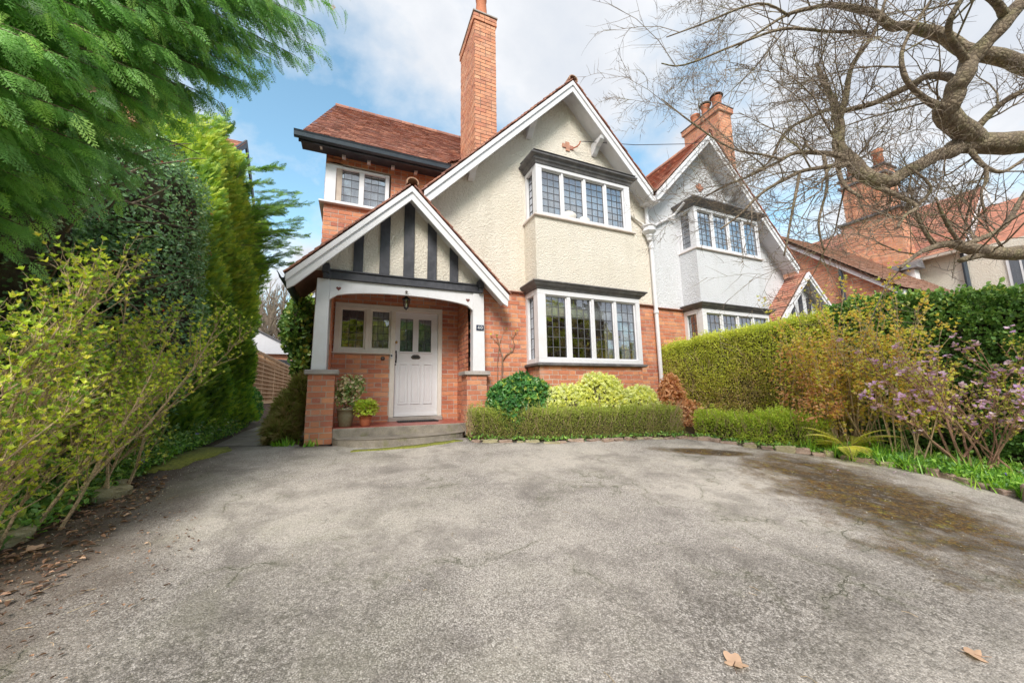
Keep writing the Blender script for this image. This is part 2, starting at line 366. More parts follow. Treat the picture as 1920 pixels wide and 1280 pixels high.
def poly_sheet(name,outline,m,step,lift,kind='structure',zf=None,skirt=.08):
    """fills an outline with a fine grid clipped to it (bmesh), following the ground"""
    import bmesh
    bm=bmesh.new(); vs=[bm.verts.new((x,y,0)) for x,y in outline]; bm.faces.new(vs)
    xs=[p[0] for p in outline]; ys=[p[1] for p in outline]
    v=min(xs)+step
    while v<max(xs):
        bmesh.ops.bisect_plane(bm,geom=bm.verts[:]+bm.edges[:]+bm.faces[:],plane_co=(v,0,0),plane_no=(1,0,0)); v+=step
    v=min(ys)+step
    while v<max(ys):
        bmesh.ops.bisect_plane(bm,geom=bm.verts[:]+bm.edges[:]+bm.faces[:],plane_co=(0,v,0),plane_no=(0,1,0)); v+=step
    for w in bm.verts: w.co.z=(zf(w.co.x,w.co.y) if zf else gz(w.co.x,w.co.y))+lift
    bm.normal_update()
    for f in bm.faces:
        if f.normal.z<0: f.normal_flip()
    ext=bmesh.ops.extrude_edge_only(bm,edges=[e for e in bm.edges if e.is_boundary])
    for g in ext['geom']:
        if isinstance(g,bmesh.types.BMVert): g.co.z-=skirt
    bmesh.ops.recalc_face_normals(bm,faces=bm.faces)
    me=bpy.data.meshes.new(name); bm.to_mesh(me); bm.free(); me.polygons.foreach_set('use_smooth',[True]*len(me.polygons))
    o=link(name,me,m); tag(o,kind=kind); return o
def wob(a,b,n,amp,seed):
    r=random.Random(seed); out=[]
    for i in range(n):
        f=i/n; out.append((a[0]+(b[0]-a[0])*f+r.uniform(-amp,amp),a[1]+(b[1]-a[1])*f+r.uniform(-amp,amp)))
    return out
DRIVE=[(5.75,.6),(5.75,1.1),(5.95,1.6),(6.12,1.95),(6.17,2.38),(5.95,3.0),(5.6,3.5),(5.36,3.85),(5.2,4.3),(4.95,4.58),(4.2,4.72),(3.5,4.78),(2.73,4.9),(2.1,5.08),(1.62,5.3),(1.60,5.62),(-.22,5.62),(-.3,5.72),(-.62,5.72),(-.66,6.0),(-1.75,6.5)]+wob((-1.78,6.3),(-1.82,3.9),12,.05,4)+wob((-1.85,3.8),(-2.3,1.5),8,.05,5)+[(-2.6,-1),(-2.7,-9),(7,-9),(6.2,-3)]
poly_sheet('driveway',DRIVE,M['tarmac'],.25,0.0)
def mk_path():
    t=NT('side_path_concrete'); n=t.noise(5,6,.7); n2=t.noise(70,4,.7)
    c=t.ramp(n,(.3,(.20,.17,.14)),(.6,(.36,.32,.27)),(.8,(.44,.36,.30))); c=t.mix(t.ramp(n2,(.5,0.0),(.7,.5)),c,(.12,.10,.07)); c=t.mix(t.ramp(t.noise(2.5,5,.7),(.55,0.0),(.7,.6)),c,(.17,.17,.05))
    return t.fin(c,.9,t.bump(n2,.006))
M['path']=mk_path()
poly_sheet('side_path',[(-.68,6.02),(-.62,8),(-.95,12),(-1.2,24),(-2.55,24),(-2.5,14),(-2.2,11),(-1.9,8),(-1.78,6.52)],M['path'],.5,-.012)
# moss strip on the left edge of the driveway and below the step
def blob_outline(pts,n=6,amp=.04,seed=1):
    out=[]; 
    for i in range(len(pts)): out+=wob(pts[i],pts[(i+1)%len(pts)],n,amp,seed+i)
    return out
tag(poly_sheet('moss_patch',blob_outline([(-1.85,4.85),(-1.60,5.0),(-1.38,5.7),(-1.55,6.2),(-1.85,6.3)],6,.05,3),M['moss'],.3,.010,'stuff',skirt=.02),'yellow green moss growing along the driveway edge by the left bed')
tag(poly_sheet('moss_fringe',blob_outline([(.0,5.14),(.8,5.13),(1.5,5.33),(1.4,5.42),(.8,5.24),(.05,5.2)],6,.02,9),M['moss'],.3,.012,'stuff',skirt=.02),'thin mossy line at the foot of the curved doorstep')
# ---------------------------------------------------------------- brickwork
def variant_bricks():
    out=[]
    for k in range(5):
        r=random.Random(40+k); j=.02
        P=[(x+r.uniform(-j,j)*.4,y,z+r.uniform(-j,j)*1.5) for x in(0,1) for y in(0,1) for z in(0,1)]
        out.append(mesh_np('brick_mesh',P,[(0,1,3,2),(4,6,7,5),(0,4,5,1),(2,3,7,6),(0,2,6,4),(1,5,7,3)],np.zeros(8)))
    return out
BV={}
CH=.08; BH=.067; ML=.2325; J=.011
class Brickwork:
    """lays courses in a wall frame; nearest ones single objects, the rest one joined part"""
    def __init__(s,parent,mat,limit): s.parent=parent;s.mat=mat;s.limit=limit;s.items=[]
    def wall(s,F,a0,a1,c0,c1,holes=(),prio=0,bond='flemish',ends=(0,0),top=None):
        k0=round(c0/CH); k1=math.ceil(c1/CH-1e-6)
        for k in range(k0,k1):
            z0=k*CH+J/2; z1=min(z0+BH,c1)
            if z1-z0<.02: continue
            zm=(z0+z1)/2; spans=[(a0,a1)]
            if top:
                l,r_=top(zm)
                spans=[(max(a0,l),min(a1,r_))]
            for (h0,h1,g0,g1) in holes:
                if g0<zm<g1:
                    ns=[]
                    for p,q in spans:
                        if h1<=p or h0>=q: ns.append((p,q)); continue
                        if h0>p: ns.append((p,h0))
                        if h1<q: ns.append((h1,q))
                    spans=ns
            for p,q in spans:
                if q-p<.03: continue
                # bond positions on a fixed module
                x=a0-ML*2+(ML*.5 if k%2 else 0)*(1 if bond!='flemish' else 0)
                seq=[]
                if bond=='flemish':
                    x=a0-ML*3+(ML*.75 if k%2 else 0); i=0
                    while x<q:
                        L=ML if i%2==0 else ML/2
                        seq.append((x,x+L)); x+=L; i+=1
                else:
                    L=ML/2 if (bond=='garden' and k%5==0) else ML
                    while x<q: seq.append((x,x+L)); x+=L
                for u,v in seq:
                    u=max(u,p-J/2); v=min(v,q+J/2)
                    if v-u<.035: continue
                    s.items.append((prio+random.random()*.01,F,u+J/2+random.uniform(-.001,.001),v-J/2,z0+random.uniform(-.0015,.0015),z1,))
    def done(s,stuffname='brickwork',singles_label=None):
        s.items.sort(key=lambda t:t[0]); mb=MB()
        if not BV: BV['v']=variant_bricks()
        for me in BV['v']:
            pass
        vs=[m_.copy() for m_ in BV['v']]
        for v in vs: v.materials.append(s.mat)
        base=WORLD(s.parent)
        for i,(pr,F,u,v,z0,z1) in enumerate(s.items):
            prd=random.uniform(.003,.008)
            if i<s.limit:
                o=bpy.data.objects.new('brick',random.choice(vs)); COL.objects.link(o); o.parent=s.parent
                # local axes: x along u, y inwards, z up
                ln=v-u; dp=.05+prd
                m=Matrix((( F.u.x*ln,-F.n.x*dp,0,0),(F.u.y*ln,-F.n.y*dp,0,0),(0,0,z1-z0,0),(0,0,0,1)))
                p=F(u,prd,z0)-base; m.translation=p
                o.matrix_basis=m
            else: mb.box(u,v,-.05,prd,z0,z1,F,j=.0012)
        if mb.v: mb.build(stuffname,s.mat,s.parent,kind='stuff')
# ---------------------------------------------------------------- houses
def FX(y): return F3((0,y,0),(1,0,0),(0,-1,0))          # wall facing the camera
def FL(x): return F3((x,0,0),(0,1,0),(-1,0,0))          # wall facing left, a = y
def FR(x): return F3((x,0,0),(0,1,0),(1,0,0))           # wall facing right
def tiles(parent,name,m,o,u,v,rows,span,gauge=.1,tw=.165,th=.014,singles=0,seed=0,jit=.004):
    """plain tiles on a slope: o eaves corner, u along the eaves, v up the slope; span(row)->(a0,a1)"""
    r=random.Random(seed); o=Vector(o);u=Vector(u).normalized();v=Vector(v).normalized();n=u.cross(v)
    if n.z<0: n=-n
    mb=MB()
    for k in range(rows):
        a0,a1=span(k*gauge); x=a0-(tw/2 if k%2 else 0)
        while x<a1:
            p,q=max(x,a0)+.002,min(x+tw,a1)-.002; x+=tw
            if q-p<.03: continue
            b=k*gauge-.012+r.uniform(-jit,jit); L=gauge+.05; h0=.024+r.uniform(-.003,.006); h1=.004
            P=[]
            for dz in(0,th):
                P+=[o+u*p+v*b+n*(h0+dz),o+u*q+v*b+n*(h0+dz+r.uniform(-.002,.002)),o+u*q+v*(b+L)+n*(h1+dz),o+u*p+v*(b+L)+n*(h1+dz)]
            mb.hexa(P)
    return mb.build(name,m,parent,kind='stuff')
def slab(parent,name,m,P4,th,kind=None):
    P=[Vector(p) for p in P4]; n=(P[1]-P[0]).cross(P[3]-P[0]).normalized()
    if n.z<0: n=-n
    mb=MB(); mb.hexa([p-n*th for p in P]+[p for p in P]); return mb.build(name,m,parent,kind=kind)
def glazing(parent,F,a0,a1,c0,c1,nx,ny,b=0,came=.009,mat='glass',tilt=.006):
    """leaded light: every quarry a pane of its own, lead cames between"""
    for i in range(nx):
        for j in range(ny):
            x0=a0+(a1-a0)*i/nx;x1=a0+(a1-a0)*(i+1)/nx;z0=c0+(c1-c0)*j/ny;z1=c0+(c1-c0)*(j+1)/ny
            mb=MB(); t=[random.uniform(-tilt,tilt)*.35 for _ in range(3)]
            P=[F(x,b+d+t[0]*(x==x0)+t[1]*(z==z0)+t[2]*.3,z) for d in(-.004,0) for x,z in((x0,z0),(x1,z0),(x1,z1),(x0,z1))]
            mb.add(P,[(3,2,1,0),(4,5,6,7),(0,1,5,4),(1,2,6,5),(2,3,7,6),(3,0,4,7)]); mb.build('pane',M[mat],parent)
    mb=MB()
    for i in range(nx+1):
        x=a0+(a1-a0)*i/nx; mb.box(x-came/2,x+came/2,b-.006,b+.007,c0,c1,F)
    for j in range(ny+1):
        z=c0+(c1-c0)*j/ny; mb.box(a0,a1,b-.0055,b+.0078,z-came/2,z+came/2,F)
    mb.build('lead_came',M['came'],parent)
def drape(parent,name,m,F,a0,a1,c0,c1,b,amp=.03,waves=8,taper=0):
    n=waves*6; V=[];Fc=[]
    for i in range(n+1):
        f=i/n
        for c,tp in((c0,taper),(c1,0)):
            a=a0+(a1-a0)*f*(1-tp)
            V.append(F(a,b+amp*math.sin(f*waves*2*math.pi)+amp*.4*math.sin(f*waves*5+1),c))
    for i in range(n): Fc.append((2*i,2*i+2,2*i+3,2*i+1))
    mb=MB(); mb.add(V,Fc); return mb.build(name,m,parent,smooth=True)
def cornice(parent,name,m,x0,x1,yf,yw,prof,bevel=0):
    """moulding swept round the front and both sides of a bay; prof [(out,z)] closed"""
    mb=MB(); n=len(prof); rings=[]
    for kind in range(4):
        ring=[]
        for out,z in prof:
            if kind==0: ring.append((x0-out,yw,z))
            if kind==1: ring.append((x0-out,yf-out,z))
            if kind==2: ring.append((x1+out,yf-out,z))
            if kind==3: ring.append((x1+out,yw,z))
        rings.append(ring)
    vs=[p for r_ in rings for p in r_]
    fs=[(i*n+k,i*n+(k+1)%n,(i+1)*n+(k+1)%n,(i+1)*n+k) for i in range(3) for k in range(n)]+[tuple(range(n)),tuple(range(4*n-1,3*n-1,-1))]
    mb.add(vs,fs); return mb.build(name,m,parent)
def barge(parent,xc,zt,zb_l,zb_r,y,m,depth=.20,slope=1.035,th=.035,gable_wall_y=None,labels=None):
    """a pair of rake boards with a moulded fillet and the boarded soffit behind"""
    for s,zb in((-1,zb_l),(1,zb_r)):
        L=(zt-zb)/slope; k=depth*math.sqrt(1+slope**2)
        poly=[(xc,zt),(xc+s*L,zb),(xc+s*L-s*.02,zb-k*.86),(xc+s*(L-.10),zb-k+.10*slope-.02),(xc,zt-k)]
        if s>0: poly=poly[::-1]
        mb=MB(); mb.prism(poly,0,th,FX(y+th)); bo=mb.build('barge_board',m,parent,bevel=.004)
        k2=.062*math.sqrt(1+slope**2)
        poly=[(xc,zt+.008),(xc+s*L,zb+.008),(xc+s*L,zb-k2),(xc,zt-k2)]
        if s>0: poly=poly[::-1]
        mb=MB(); mb.prism(poly,0,.026,FX(y)); mb.build('fillet',m,bo,bevel=.003)
        if gable_wall_y:
            z1=k*.38; mb=MB(); mb.hexa([Vector(p) for p in((xc,y+th+.002,zt-z1),(xc,gable_wall_y+.02,zt-z1),(xc+s*L,gable_wall_y+.02,zb-z1),(xc+s*L,y+th+.002,zb-z1),(xc,y+th+.002,zt-z1+.02),(xc,gable_wall_y+.02,zt-z1+.02),(xc+s*L,gable_wall_y+.02,zb-z1+.02),(xc+s*L,y+th+.002,zb-z1+.02))])
            mb.build('soffit_board',m,parent)
def bay_window(parent,x0,x1,yf,yw,z0,z1,lights,rows,cols,side_cols,fr=.07,blind=0,curt=None,side='pane',head=.09):
    """white timber bay: posts, head, sill rail, leaded lights on the front and both sides"""
    F=FX(yf+.06); mb=MB(); d0,d1=-.06,.06
    mb.box(x0,x1,d0,d1+.004,z0,z0+.075,F); mb.box(x0,x1,d0,d1+.004,z1-head,z1,F)
    edges=[x0]+[a for l in lights for a in l]+[x1]
    posts=[(edges[i],edges[i+1]) for i in range(0,len(edges),2)]
    for i,(p,q) in enumerate(posts):
        o=.004 if i in(0,len(posts)-1) else -.012
        mb.box(p,q,d0,d1+o,z0+.075,z1-head,F)
    fr_o=mb.build('bay_window',M['white'],parent,bevel=.004)
    for (p,q) in lights:
        mb=MB(); w=.022
        for b in((p,p+w,z0+.075,z1-head),(q-w,q,z0+.075,z1-head),(p+w,q-w,z0+.075,z0+.075+w),(p+w,q-w,z1-head-w,z1-head)): mb.box(b[0],b[1],-.02,.02,b[2],b[3],F)
        mb.build('casement_frame',M['white'],fr_o)
        glazing(fr_o,F,p+w,q-w,z0+.075+w,z1-head-w,cols,rows)
    for x,Fs in((x0,FL(x0+.06)),(x1,FR(x1-.06))):
        mb=MB(); ya,yb=yf+.125,yw
        mb.box(ya,yb,-.06,.0635,z0,z0+.075,Fs); mb.box(ya,yb,-.06,.0635,z1-head,z1,Fs)
        mb.box(yb-.075,yb,-.06,.06,z0+.075,z1-head,Fs); mb.box(ya,ya+.03,-.06,.058,z0+.075,z1-head,Fs)
        s_=mb.build('side_light_frame',M['white'],fr_o)
        glazing(fr_o,Fs,ya+.03,yb-.075,z0+.075,z1-head,side_cols,rows)
    return fr_o
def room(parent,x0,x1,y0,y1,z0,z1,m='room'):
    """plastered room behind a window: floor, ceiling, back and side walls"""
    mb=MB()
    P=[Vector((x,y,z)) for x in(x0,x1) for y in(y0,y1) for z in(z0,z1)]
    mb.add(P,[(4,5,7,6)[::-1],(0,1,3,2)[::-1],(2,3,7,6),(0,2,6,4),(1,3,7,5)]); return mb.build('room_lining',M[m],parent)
def chimney(parent,BW,x0,x1,y0,y1,z0,z1,pots,capw=.03,prio=50,mat='brick_chim',neck=None,mortar='mortar'):
    mb=MB(); mb.box(x0,x1,y0,y1,z0,z1-.02); 
    ch=mb.build('chimney',M[mortar],parent)
    B=Brickwork(ch,M[mat],0)
    B.wall(FX(y0),x0,x1,z0,z1-.16,bond='garden' if x1-x0<.6 else 'flemish'); B.wall(FL(x0),y0,y1,z0,z1-.16); B.wall(FR(x1),y0,y1,z0,z1-.16)
    for k,c in enumerate((capw,capw)):
        zz=z1-.16+k*.08
        B.wall(FX(y0-c),x0-c,x1+c,zz,zz+.08,bond='garden'); B.wall(FL(x0-c),y0-c,y1+c,zz,zz+.08); B.wall(FR(x1+c),y0-c,y1+c,zz,zz+.08)
    B.done()
    mb=MB(); mb.box(x0-capw+.004,x1+capw-.004,y0-capw+.004,y1+capw-.004,z1-.155,z1-.005); mb.build('corbel_course',M[mortar],ch)
    mb=MB(); mb.box(x0-capw-.02,x1+capw+.02,y0-capw-.02,y1+capw+.02,z1+.001,z1+.028); mb.build('capping',M['lead' if capw>.04 else 'cap'],ch)
    for (px,py,h,r0,r1,cowl) in pots:
        mb=MB(); z=z1+.02
        mb.lathe((px,py,z),[(r0*1.1,0),(r0*1.1,.04),(r0,.07),(r1,h-.06),(r1*1.14,h-.04),(r1*1.14,h),(r1*.8,h),(r1*.75,h-.2),(0,h-.2)],18)
        p_=mb.build('chimney_pot',M['pot_orange'],parent,smooth=True)
        if cowl:
            mb=MB(); mb.lathe((px,py,z+h+.03),[(r1*1.5,0),(r1*1.35,.04),(r1*.6,.08),(0,.09)],16)
            for a in range(4): mb.tube([(px+r1*math.cos(a*1.57),py+r1*math.sin(a*1.57),z+h-.02),(px+r1*1.2*math.cos(a*1.57),py+r1*1.2*math.sin(a*1.57),z+h+.04)],.008,4)
            mb.build('cowl',M['bronze'],p_,smooth=False)
    return ch
def gutter(parent,name,m,p0,p1,out,r=.055):
    """ogee-like gutter between two points; out = outward horizontal unit vector"""
    p0=Vector(p0);p1=Vector(p1);out=Vector(out);up=Vector((0,0,1)); mb=MB()
    prof=[(0,.0),(0,-.09),(.035,-.105),(.075,-.085),(.09,-.03),(.11,0),(.10,0),(.078,-.028),(.066,-.075),(.035,-.09),(.012,-.08),(.012,0)]
    n=len(prof); A=[p0+out*a+up*b for a,b in prof]; B=[p1+out*a+up*b for a,b in prof]
    mb.add(A+B,[(i,(i+1)%n,(i+1)%n+n,i+n) for i in range(n)]+[tuple(range(n-1,-1,-1)),tuple(range(n,2*n))]); return mb.build(name,m,parent)
def ridge_tiles(parent,p0,p1,r=.10,L=.30,m='ridge',slope=1.0):
    p0=Vector(p0);p1=Vector(p1);d=(p1-p0);n=max(1,int(d.length/L));d=d/n; du=d.normalized(); side=du.cross(Vector((0,0,1))).normalized()
    for i in range(n):
        a=p0+d*i+du*.004; b=p0+d*(i+1)-du*.004; mb=MB(); K=8; vs=[];rr=r*random.uniform(.97,1.04)
        for q in(a,b):
            for r_ in(rr,rr-.018):
                for k in range(K+1):
                    t=math.pi*(-.12+1.24*k/K); vs.append(q+side*(r_*math.cos(t)*1.15)+Vector((0,0,r_*math.sin(t)-r*.45)))
        K1=K+1; fs=[]
        for k in range(K):
            fs+=[(k,k+1,2*K1+k+1,2*K1+k),(K1+k+1,K1+k,3*K1+k,3*K1+k+1),(k+1,k,K1+k,K1+k+1),(2*K1+k,2*K1+k+1,3*K1+k+1,3*K1+k)]
        fs+=[(0,2*K1,3*K1,K1),(K,K1+K,3*K1+K,2*K1+K)]
        mb.add(vs,fs); mb.build('ridge_tile',M[m],parent)
SL=1.035
def verge_tiles(parent,xc,zt,y,L_l,L_r,m,slope=SL,w=.165,n_max=60,zoff=.0,singles=True):
    """the edge tiles of a gable, each one a part: overlapping thin clay tiles stepping up the rake"""
    c=1/math.sqrt(1+slope**2); s_=slope*c
    for s,L in((-1,L_l),(1,L_r)):
        n=int(L/c/.1)
        for i in range(n):
            d=L/c-i*.1; r=random.uniform
            u=Vector((s*c,0,-s_)); nn=Vector((s*s_,0,c)); base=Vector((xc,y,zt+zoff))
            p=base+u*d+nn*(.012+r(-.004,.006)); mb=MB(); hh=.016; y0,y1=-.012+r(-.008,.006),w
            P=[]
            for dz in(0,hh):
                for a,b,e in((.012,y0,.014),(.012,y1,.014),(-.14,y1,0),(-.14,y0,0)):
                    P.append(p+u*a+Vector((0,b,0))+nn*(e+dz))
            mb.hexa(P); mb.build('roof_tile',M[m],parent)
def render_sheet(parent,name,m,polys,F,th,holes=None):
    mb=MB()
    for p in polys: mb.prism(p,-th,0,F)
    return mb.build(name,m,parent)

def main_house():
    H=empty('semi_detached_house',(3.8,6.8,0),'cream roughcast and red brick house with half timbered gabled porch and tall slim chimney','house')
    yf,yw=5.95,6.80
    BW=Brickwork(H,M['brick'],300)
    # --- brick and mortar cores of the ground floor
    bx0,bx1,by=2.847,5.085,5.472
    mb=MB()
    F=FX(yf)
    mb.box(1.80,bx0,-.28,0,0,2.5,F); mb.box(bx1,5.96,-.28,0,0,2.5,F); mb.box(bx0,bx1,-.28,0,0,1.0,F)
    mb.build('wall',M['mortar'],H,local=False)
    BW.wall(F,1.80,bx0,0,2.48,prio=12); BW.wall(F,bx1,5.96,0,2.48,prio=14)
    mb=MB(); mb.box(bx0+.02,bx1-.02,by+.02,yf,0,1.10); mb.build('wall',M['mortar'],H,local=False)
    BW.wall(FX(by+.02),bx0+.02,bx1-.02,0,1.10,prio=13); BW.wall(FL(bx0+.02),by+.02,yf,0,1.1,prio=20)
    # porch back wall and return
    dx0,dx1=.575,1.495
    Fd=FX(yw); mb=MB()
    mb.box(-.6,-.335,-.25,0,0,4.97,Fd); mb.box(-.335,dx0,-.25,0,0,1.40,Fd); mb.box(dx1,1.8,-.25,0,0,2.3,Fd); mb.box(-.335,1.8,-.25,0,2.25,3.98,Fd)
    mb.box(.50,2.0,-.25,0,3.98,4.97,Fd); mb.box(-.6,.5,-.25,0,4.78,4.97,Fd)
    mb.build('wall',M['mortar'],H,local=False)
    BW.wall(Fd,-.6,1.8,0.08,2.6,holes=[(-.335,dx1,1.38,2.25),(dx0,dx1,0,1.5)],prio=10,bond='garden')
    BW.wall(Fd,-.6,1.95,3.0,4.97,holes=[(-.585,.50,3.99,4.77)],prio=30,bond='garden')
    BW.wall(FL(-.6),yw,8.5,0,4.97,prio=60)
    mb=MB(); mb.box(-.6,-.35,yw+.25,10.5,0,4.97); mb.build('wall',M['mortar'],H,local=False)
    mb=MB(); mb.box(1.8,1.95,5.952,yw,0,2.5); mb.build('wall',M['mortar'],H,local=False); mb=MB(); mb.box(-.58,-.36,6.13,yw-.002,0,2.3); mb.build('wall',M['mortar'],H,local=False)
    BW.wall(FL(1.80),6.10,yw-.01,0.2,2.40,prio=9,bond='garden'); BW.wall(FR(-.36),6.14,yw-.01,.2,2.3,prio=11,bond='garden'); BW.wall(FL(-.58),6.14,yw,.0,2.3,prio=40)
    # --- porch piers
    for (x0,x1) in((-.58,-.25),(1.695,2.025)):
        mb=MB(); mb.box(x0,x1,5.80,6.13,0,.963); pr=mb.build('porch_pier',M['mortar'],H)
        PB=Brickwork(pr,M['brick'],90)
        PB.wall(FX(5.80),x0,x1,0,.96); PB.wall(FL(x0),5.80,6.13,0,.96); PB.wall(FR(x1),5.80,6.13,0,.96); PB.done()
        mb=MB(); mb.box(x0-.05,x1+.05,5.755,6.17,.9635,1.028,j=.004); mb.build('cap_stone',M['cap'],pr,bevel=.008)
    # posts, taper outwards
    for xs in(((-.555,-.365),(-.54,-.375)),((1.795,2.005),(1.80,1.99))):
        (a,b),(c,d)=xs; mb=MB(); y0,y1=5.80,5.96
        mb.hexa([(a,y0,1.028),(b,y0,1.028),(b,y1,1.028),(a,y1,1.028),(c,y0,2.352),(d,y0,2.352),(d,y1,2.352),(c,y1,2.352)])
        mb.build('porch_post',M['white'],H,bevel=.006)
    # arched board
    N=24; xa,xb=-.37,1.797; pts=[(xa,2.352)]
    pts+=[(xa+(xb-xa)*i/N,2.055+.155*math.sqrt(max(0,1-(2*i/N-1)**2))**.9 if 0<i<N else 2.05) for i in range(N+1)]
    pts+=[(xb,2.352)]
    mb=MB()
    for i in range(N):
        a0=pts[1+i];a1=pts[2+i]; mb.hexa([(a0[0],5.815,a0[1]),(a1[0],5.815,a1[1]),(a1[0],5.87,a1[1]),(a0[0],5.87,a0[1]),(a0[0],5.815,2.352),(a1[0],5.815,2.352),(a1[0],5.87,2.352),(a0[0],5.87,2.352)])
    arch=mb.build('arched_fascia',M['white'],H)
    for hx,hz in((-.256,2.221),(1.71,2.214)):
        P=[]
        for k in range(20):
            t=k/20*2*math.pi; P.append((hx+.034*(math.sin(t)**3),hz+.034*(13*math.cos(t)-5*math.cos(2*t)-2*math.cos(3*t)-math.cos(4*t))/16))
        mb=MB(); mb.prism(P[::-1],0,.004,FX(5.8145)); mb.build('heart_cutout',M['heart'],arch)
    mb=MB(); mb.tube([(.71,5.8155,2.258),(.71,5.801,2.258)],.022,12); mb.build('rosette',M['bronze'],arch)
    for dx in(-.018,.018):
        mb=MB(); mb.tube([(.71+dx,5.80,2.243),(.71+dx,5.793,2.243)],.008,8); mb.build('rosette_bead',M['plain_white'],arch)
    # black tie beam with moulded top and end blocks
    mb=MB(); mb.box(-.43,1.90,5.775,5.90,2.3545,2.468); mb.box(-.43,1.90,5.755,5.90,2.4685,2.492); tb=mb.build('tie_beam',M['black'],H,bevel=.004)
    for x0,x1 in((-.475,-.385),(1.875,1.965)):
        mb=MB(); mb.box(x0,x1,5.70,5.90,2.42,2.56); mb.box(x0+.012,x1-.012,5.715,5.90,2.345,2.419); mb.build('bracket',M['black'],H,bevel=.006)
    # half timbered gable infill
    xc,zt=.72,3.905
    mb=MB(); mb.prism([(-.62,2.494),(2.06,2.494),(xc,3.83)],0,.05,FX(5.90)); mb.build('infill_panel',M['cream'],H)
    for a,b in((-.075,.062),(.297,.443),(.655,.818),(1.033,1.18),(1.403,1.545)):
        m_=(a+b)/2; h=lambda x:2.494+(1.34-abs(x-xc))*1.0-.03
        pl=[(a,2.494),(b,2.494),(b,h(b))]+([(xc,h(xc))] if a<xc<b else [])+[(a,h(a))]
        mb=MB(); mb.prism(pl,0,.03,FX(5.848)); mb.build('timber_stud',M['black'],H,bevel=.003)
    PS=1.0
    barge(H,xc,3.865,2.26,2.26,5.50,M['white'],depth=.150,slope=PS,gable_wall_y=5.85)
    verge_tiles(H,xc,3.88,5.475,1.60,1.60,'tile',slope=PS)
    c45=1/math.sqrt(2)
    # porch roof slopes
    for s in(-1,1):
        e=Vector((xc+s*1.60,5.50,2.29)); t_=Vector((xc,5.50,3.89))
        yb=6.85 if s<0 else 5.95
        slab(H,'roof_deck',M['darkwood'],[e,(xc,5.5,3.89),(xc,6.85,3.89),(e.x,6.85 if s<0 else 6.0,2.29)],.05)
        tiles(H,'roof_tiles',M['tile'],(e.x,5.64,2.31),(0,1,0),(-s,0,1),22,lambda k,s=s:(0,1.20 if s<0 else max(.35,min(1.2,.35))),seed=5+s)
    ridge_tiles(H,(xc,5.44,3.955),(xc,6.8,3.955),r=.085)
    gutter(H,'gutter',M['dkgutter'],(-.885,5.50,2.31),(-.885,7.3,2.31),(-1,0,0))
    mb=MB(); mb.tube([(-.93,6.9,2.22),(-.93,7.0,2.12),(-.80,7.05,2.02),(-.68,7.08,1.95),(-.68,7.1,0.02)],.034,10); mb.build('downpipe',M['dkgutter'],H,smooth=True)
    mb=MB(); mb.tube([(-.325,6.76,2.25),(-.33,6.765,1.3)],.005,5); mb.build('cable',M['plain_white'],H)
    # --- door set
    mb=MB(); Fw=FX(yw+.04)
    mb.box(-.335,dx1,-.05,.065,2.165,2.25,Fw); mb.box(-.335,-.25,-.05,.065,1.40,2.165,Fw); mb.box(dx1-.075,dx1,-.05,.065,.285,2.165,Fw); mb.box(dx0,dx0+.08,-.05,.065,.285,2.165,Fw)
    mb.box(.155,.235,-.05,.055,1.45,2.165,Fw); mb.box(-.25,dx0,-.05,.055,1.40,1.455,Fw); mb.box(-.355,dx0-.002,-.05,.10,1.375,1.398,Fw)
    fr=mb.build('window_frame',M['offwhite'],H,bevel=.004)
    for a0,a1 in((-.25,.155),(.235,.575)):
        mb=MB(); w=.03
        for b in((a0,a0+w,1.455,2.165),(a1-w,a1,1.455,2.165),(a0+w,a1-w,1.455,1.455+w),(a0+w,a1-w,2.165-w,2.165)): mb.box(b[0],b[1],-.02,.02,b[2],b[3],Fw)
        mb.build('casement_frame',M['offwhite'],fr)
        glazing(fr,Fw,a0+w,a1-w,1.485,2.135,3,5)
    # door leaf
    d0,d1=.655,1.42; Fdoor=FX(yw+.045)
    mb=MB(); z0,z1=.29,2.162
    gl=[(.742,.968),(1.068,1.30)]
    mb.box(d0,d1,-.03,.012,z0,1.44,Fdoor); mb.box(d0,gl[0][0],-.03,.012,1.44,z1,Fdoor); mb.box(gl[0][1],gl[1][0],-.03,.012,1.44,z1,Fdoor); mb.box(gl[1][1],d1,-.03,.012,1.44,z1,Fdoor)
    for g in gl: mb.box(g[0],g[1],-.03,.012,2.04,z1,Fdoor)
    mb.box(.735,1.315,.012,.03,1.415,1.435,Fdoor); mb.box(d0,d1,.0125,.03,.292,.335,Fdoor)
    door=mb.build('door',M['door'],H)
    for g in gl: glazing(door,Fdoor,g[0],g[1],1.44,2.04,2,3,b=-.005,mat='glass')
    for a,b in((.728,.89),(.942,1.112),(1.166,1.325)):
        mb=MB(); f=.02
        mb.box(a,a+f,.0125,.024,.50,1.225,Fdoor); mb.box(b-f,b,.0125,.024,.50,1.225,Fdoor); mb.box(a+f,b-f,.0125,.024,1.205,1.225,Fdoor); mb.box(a+f,b-f,.0125,.024,.50,.52,Fdoor)
        mb.box(a+f+.02,b-f-.02,.0125,.017,.54,1.185,Fdoor)
        mb.build('door_panel',M['door'],door,bevel=.003)
    mb=MB(); mb.prism([(.935,1.335),(.965,1.305),(1.085,1.305),(1.115,1.335),(1.085,1.375),(1.055,1.385),(.995,1.385),(.965,1.375)],.012,.022,Fdoor); lb=mb.build('letter_plate',M['bronze'],door,bevel=.003)
    mb=MB(); mb.box(.975,1.075,.0225,.03,1.33,1.355,Fdoor); mb.build('letter_flap',M['metal'],lb)
    mb=MB(); mb.lathe((0,0,0),[(.0,0),(.022,0),(.022,.01),(.012,.018),(.016,.03),(.02,.042),(.012,.052),(0,.054)],16)
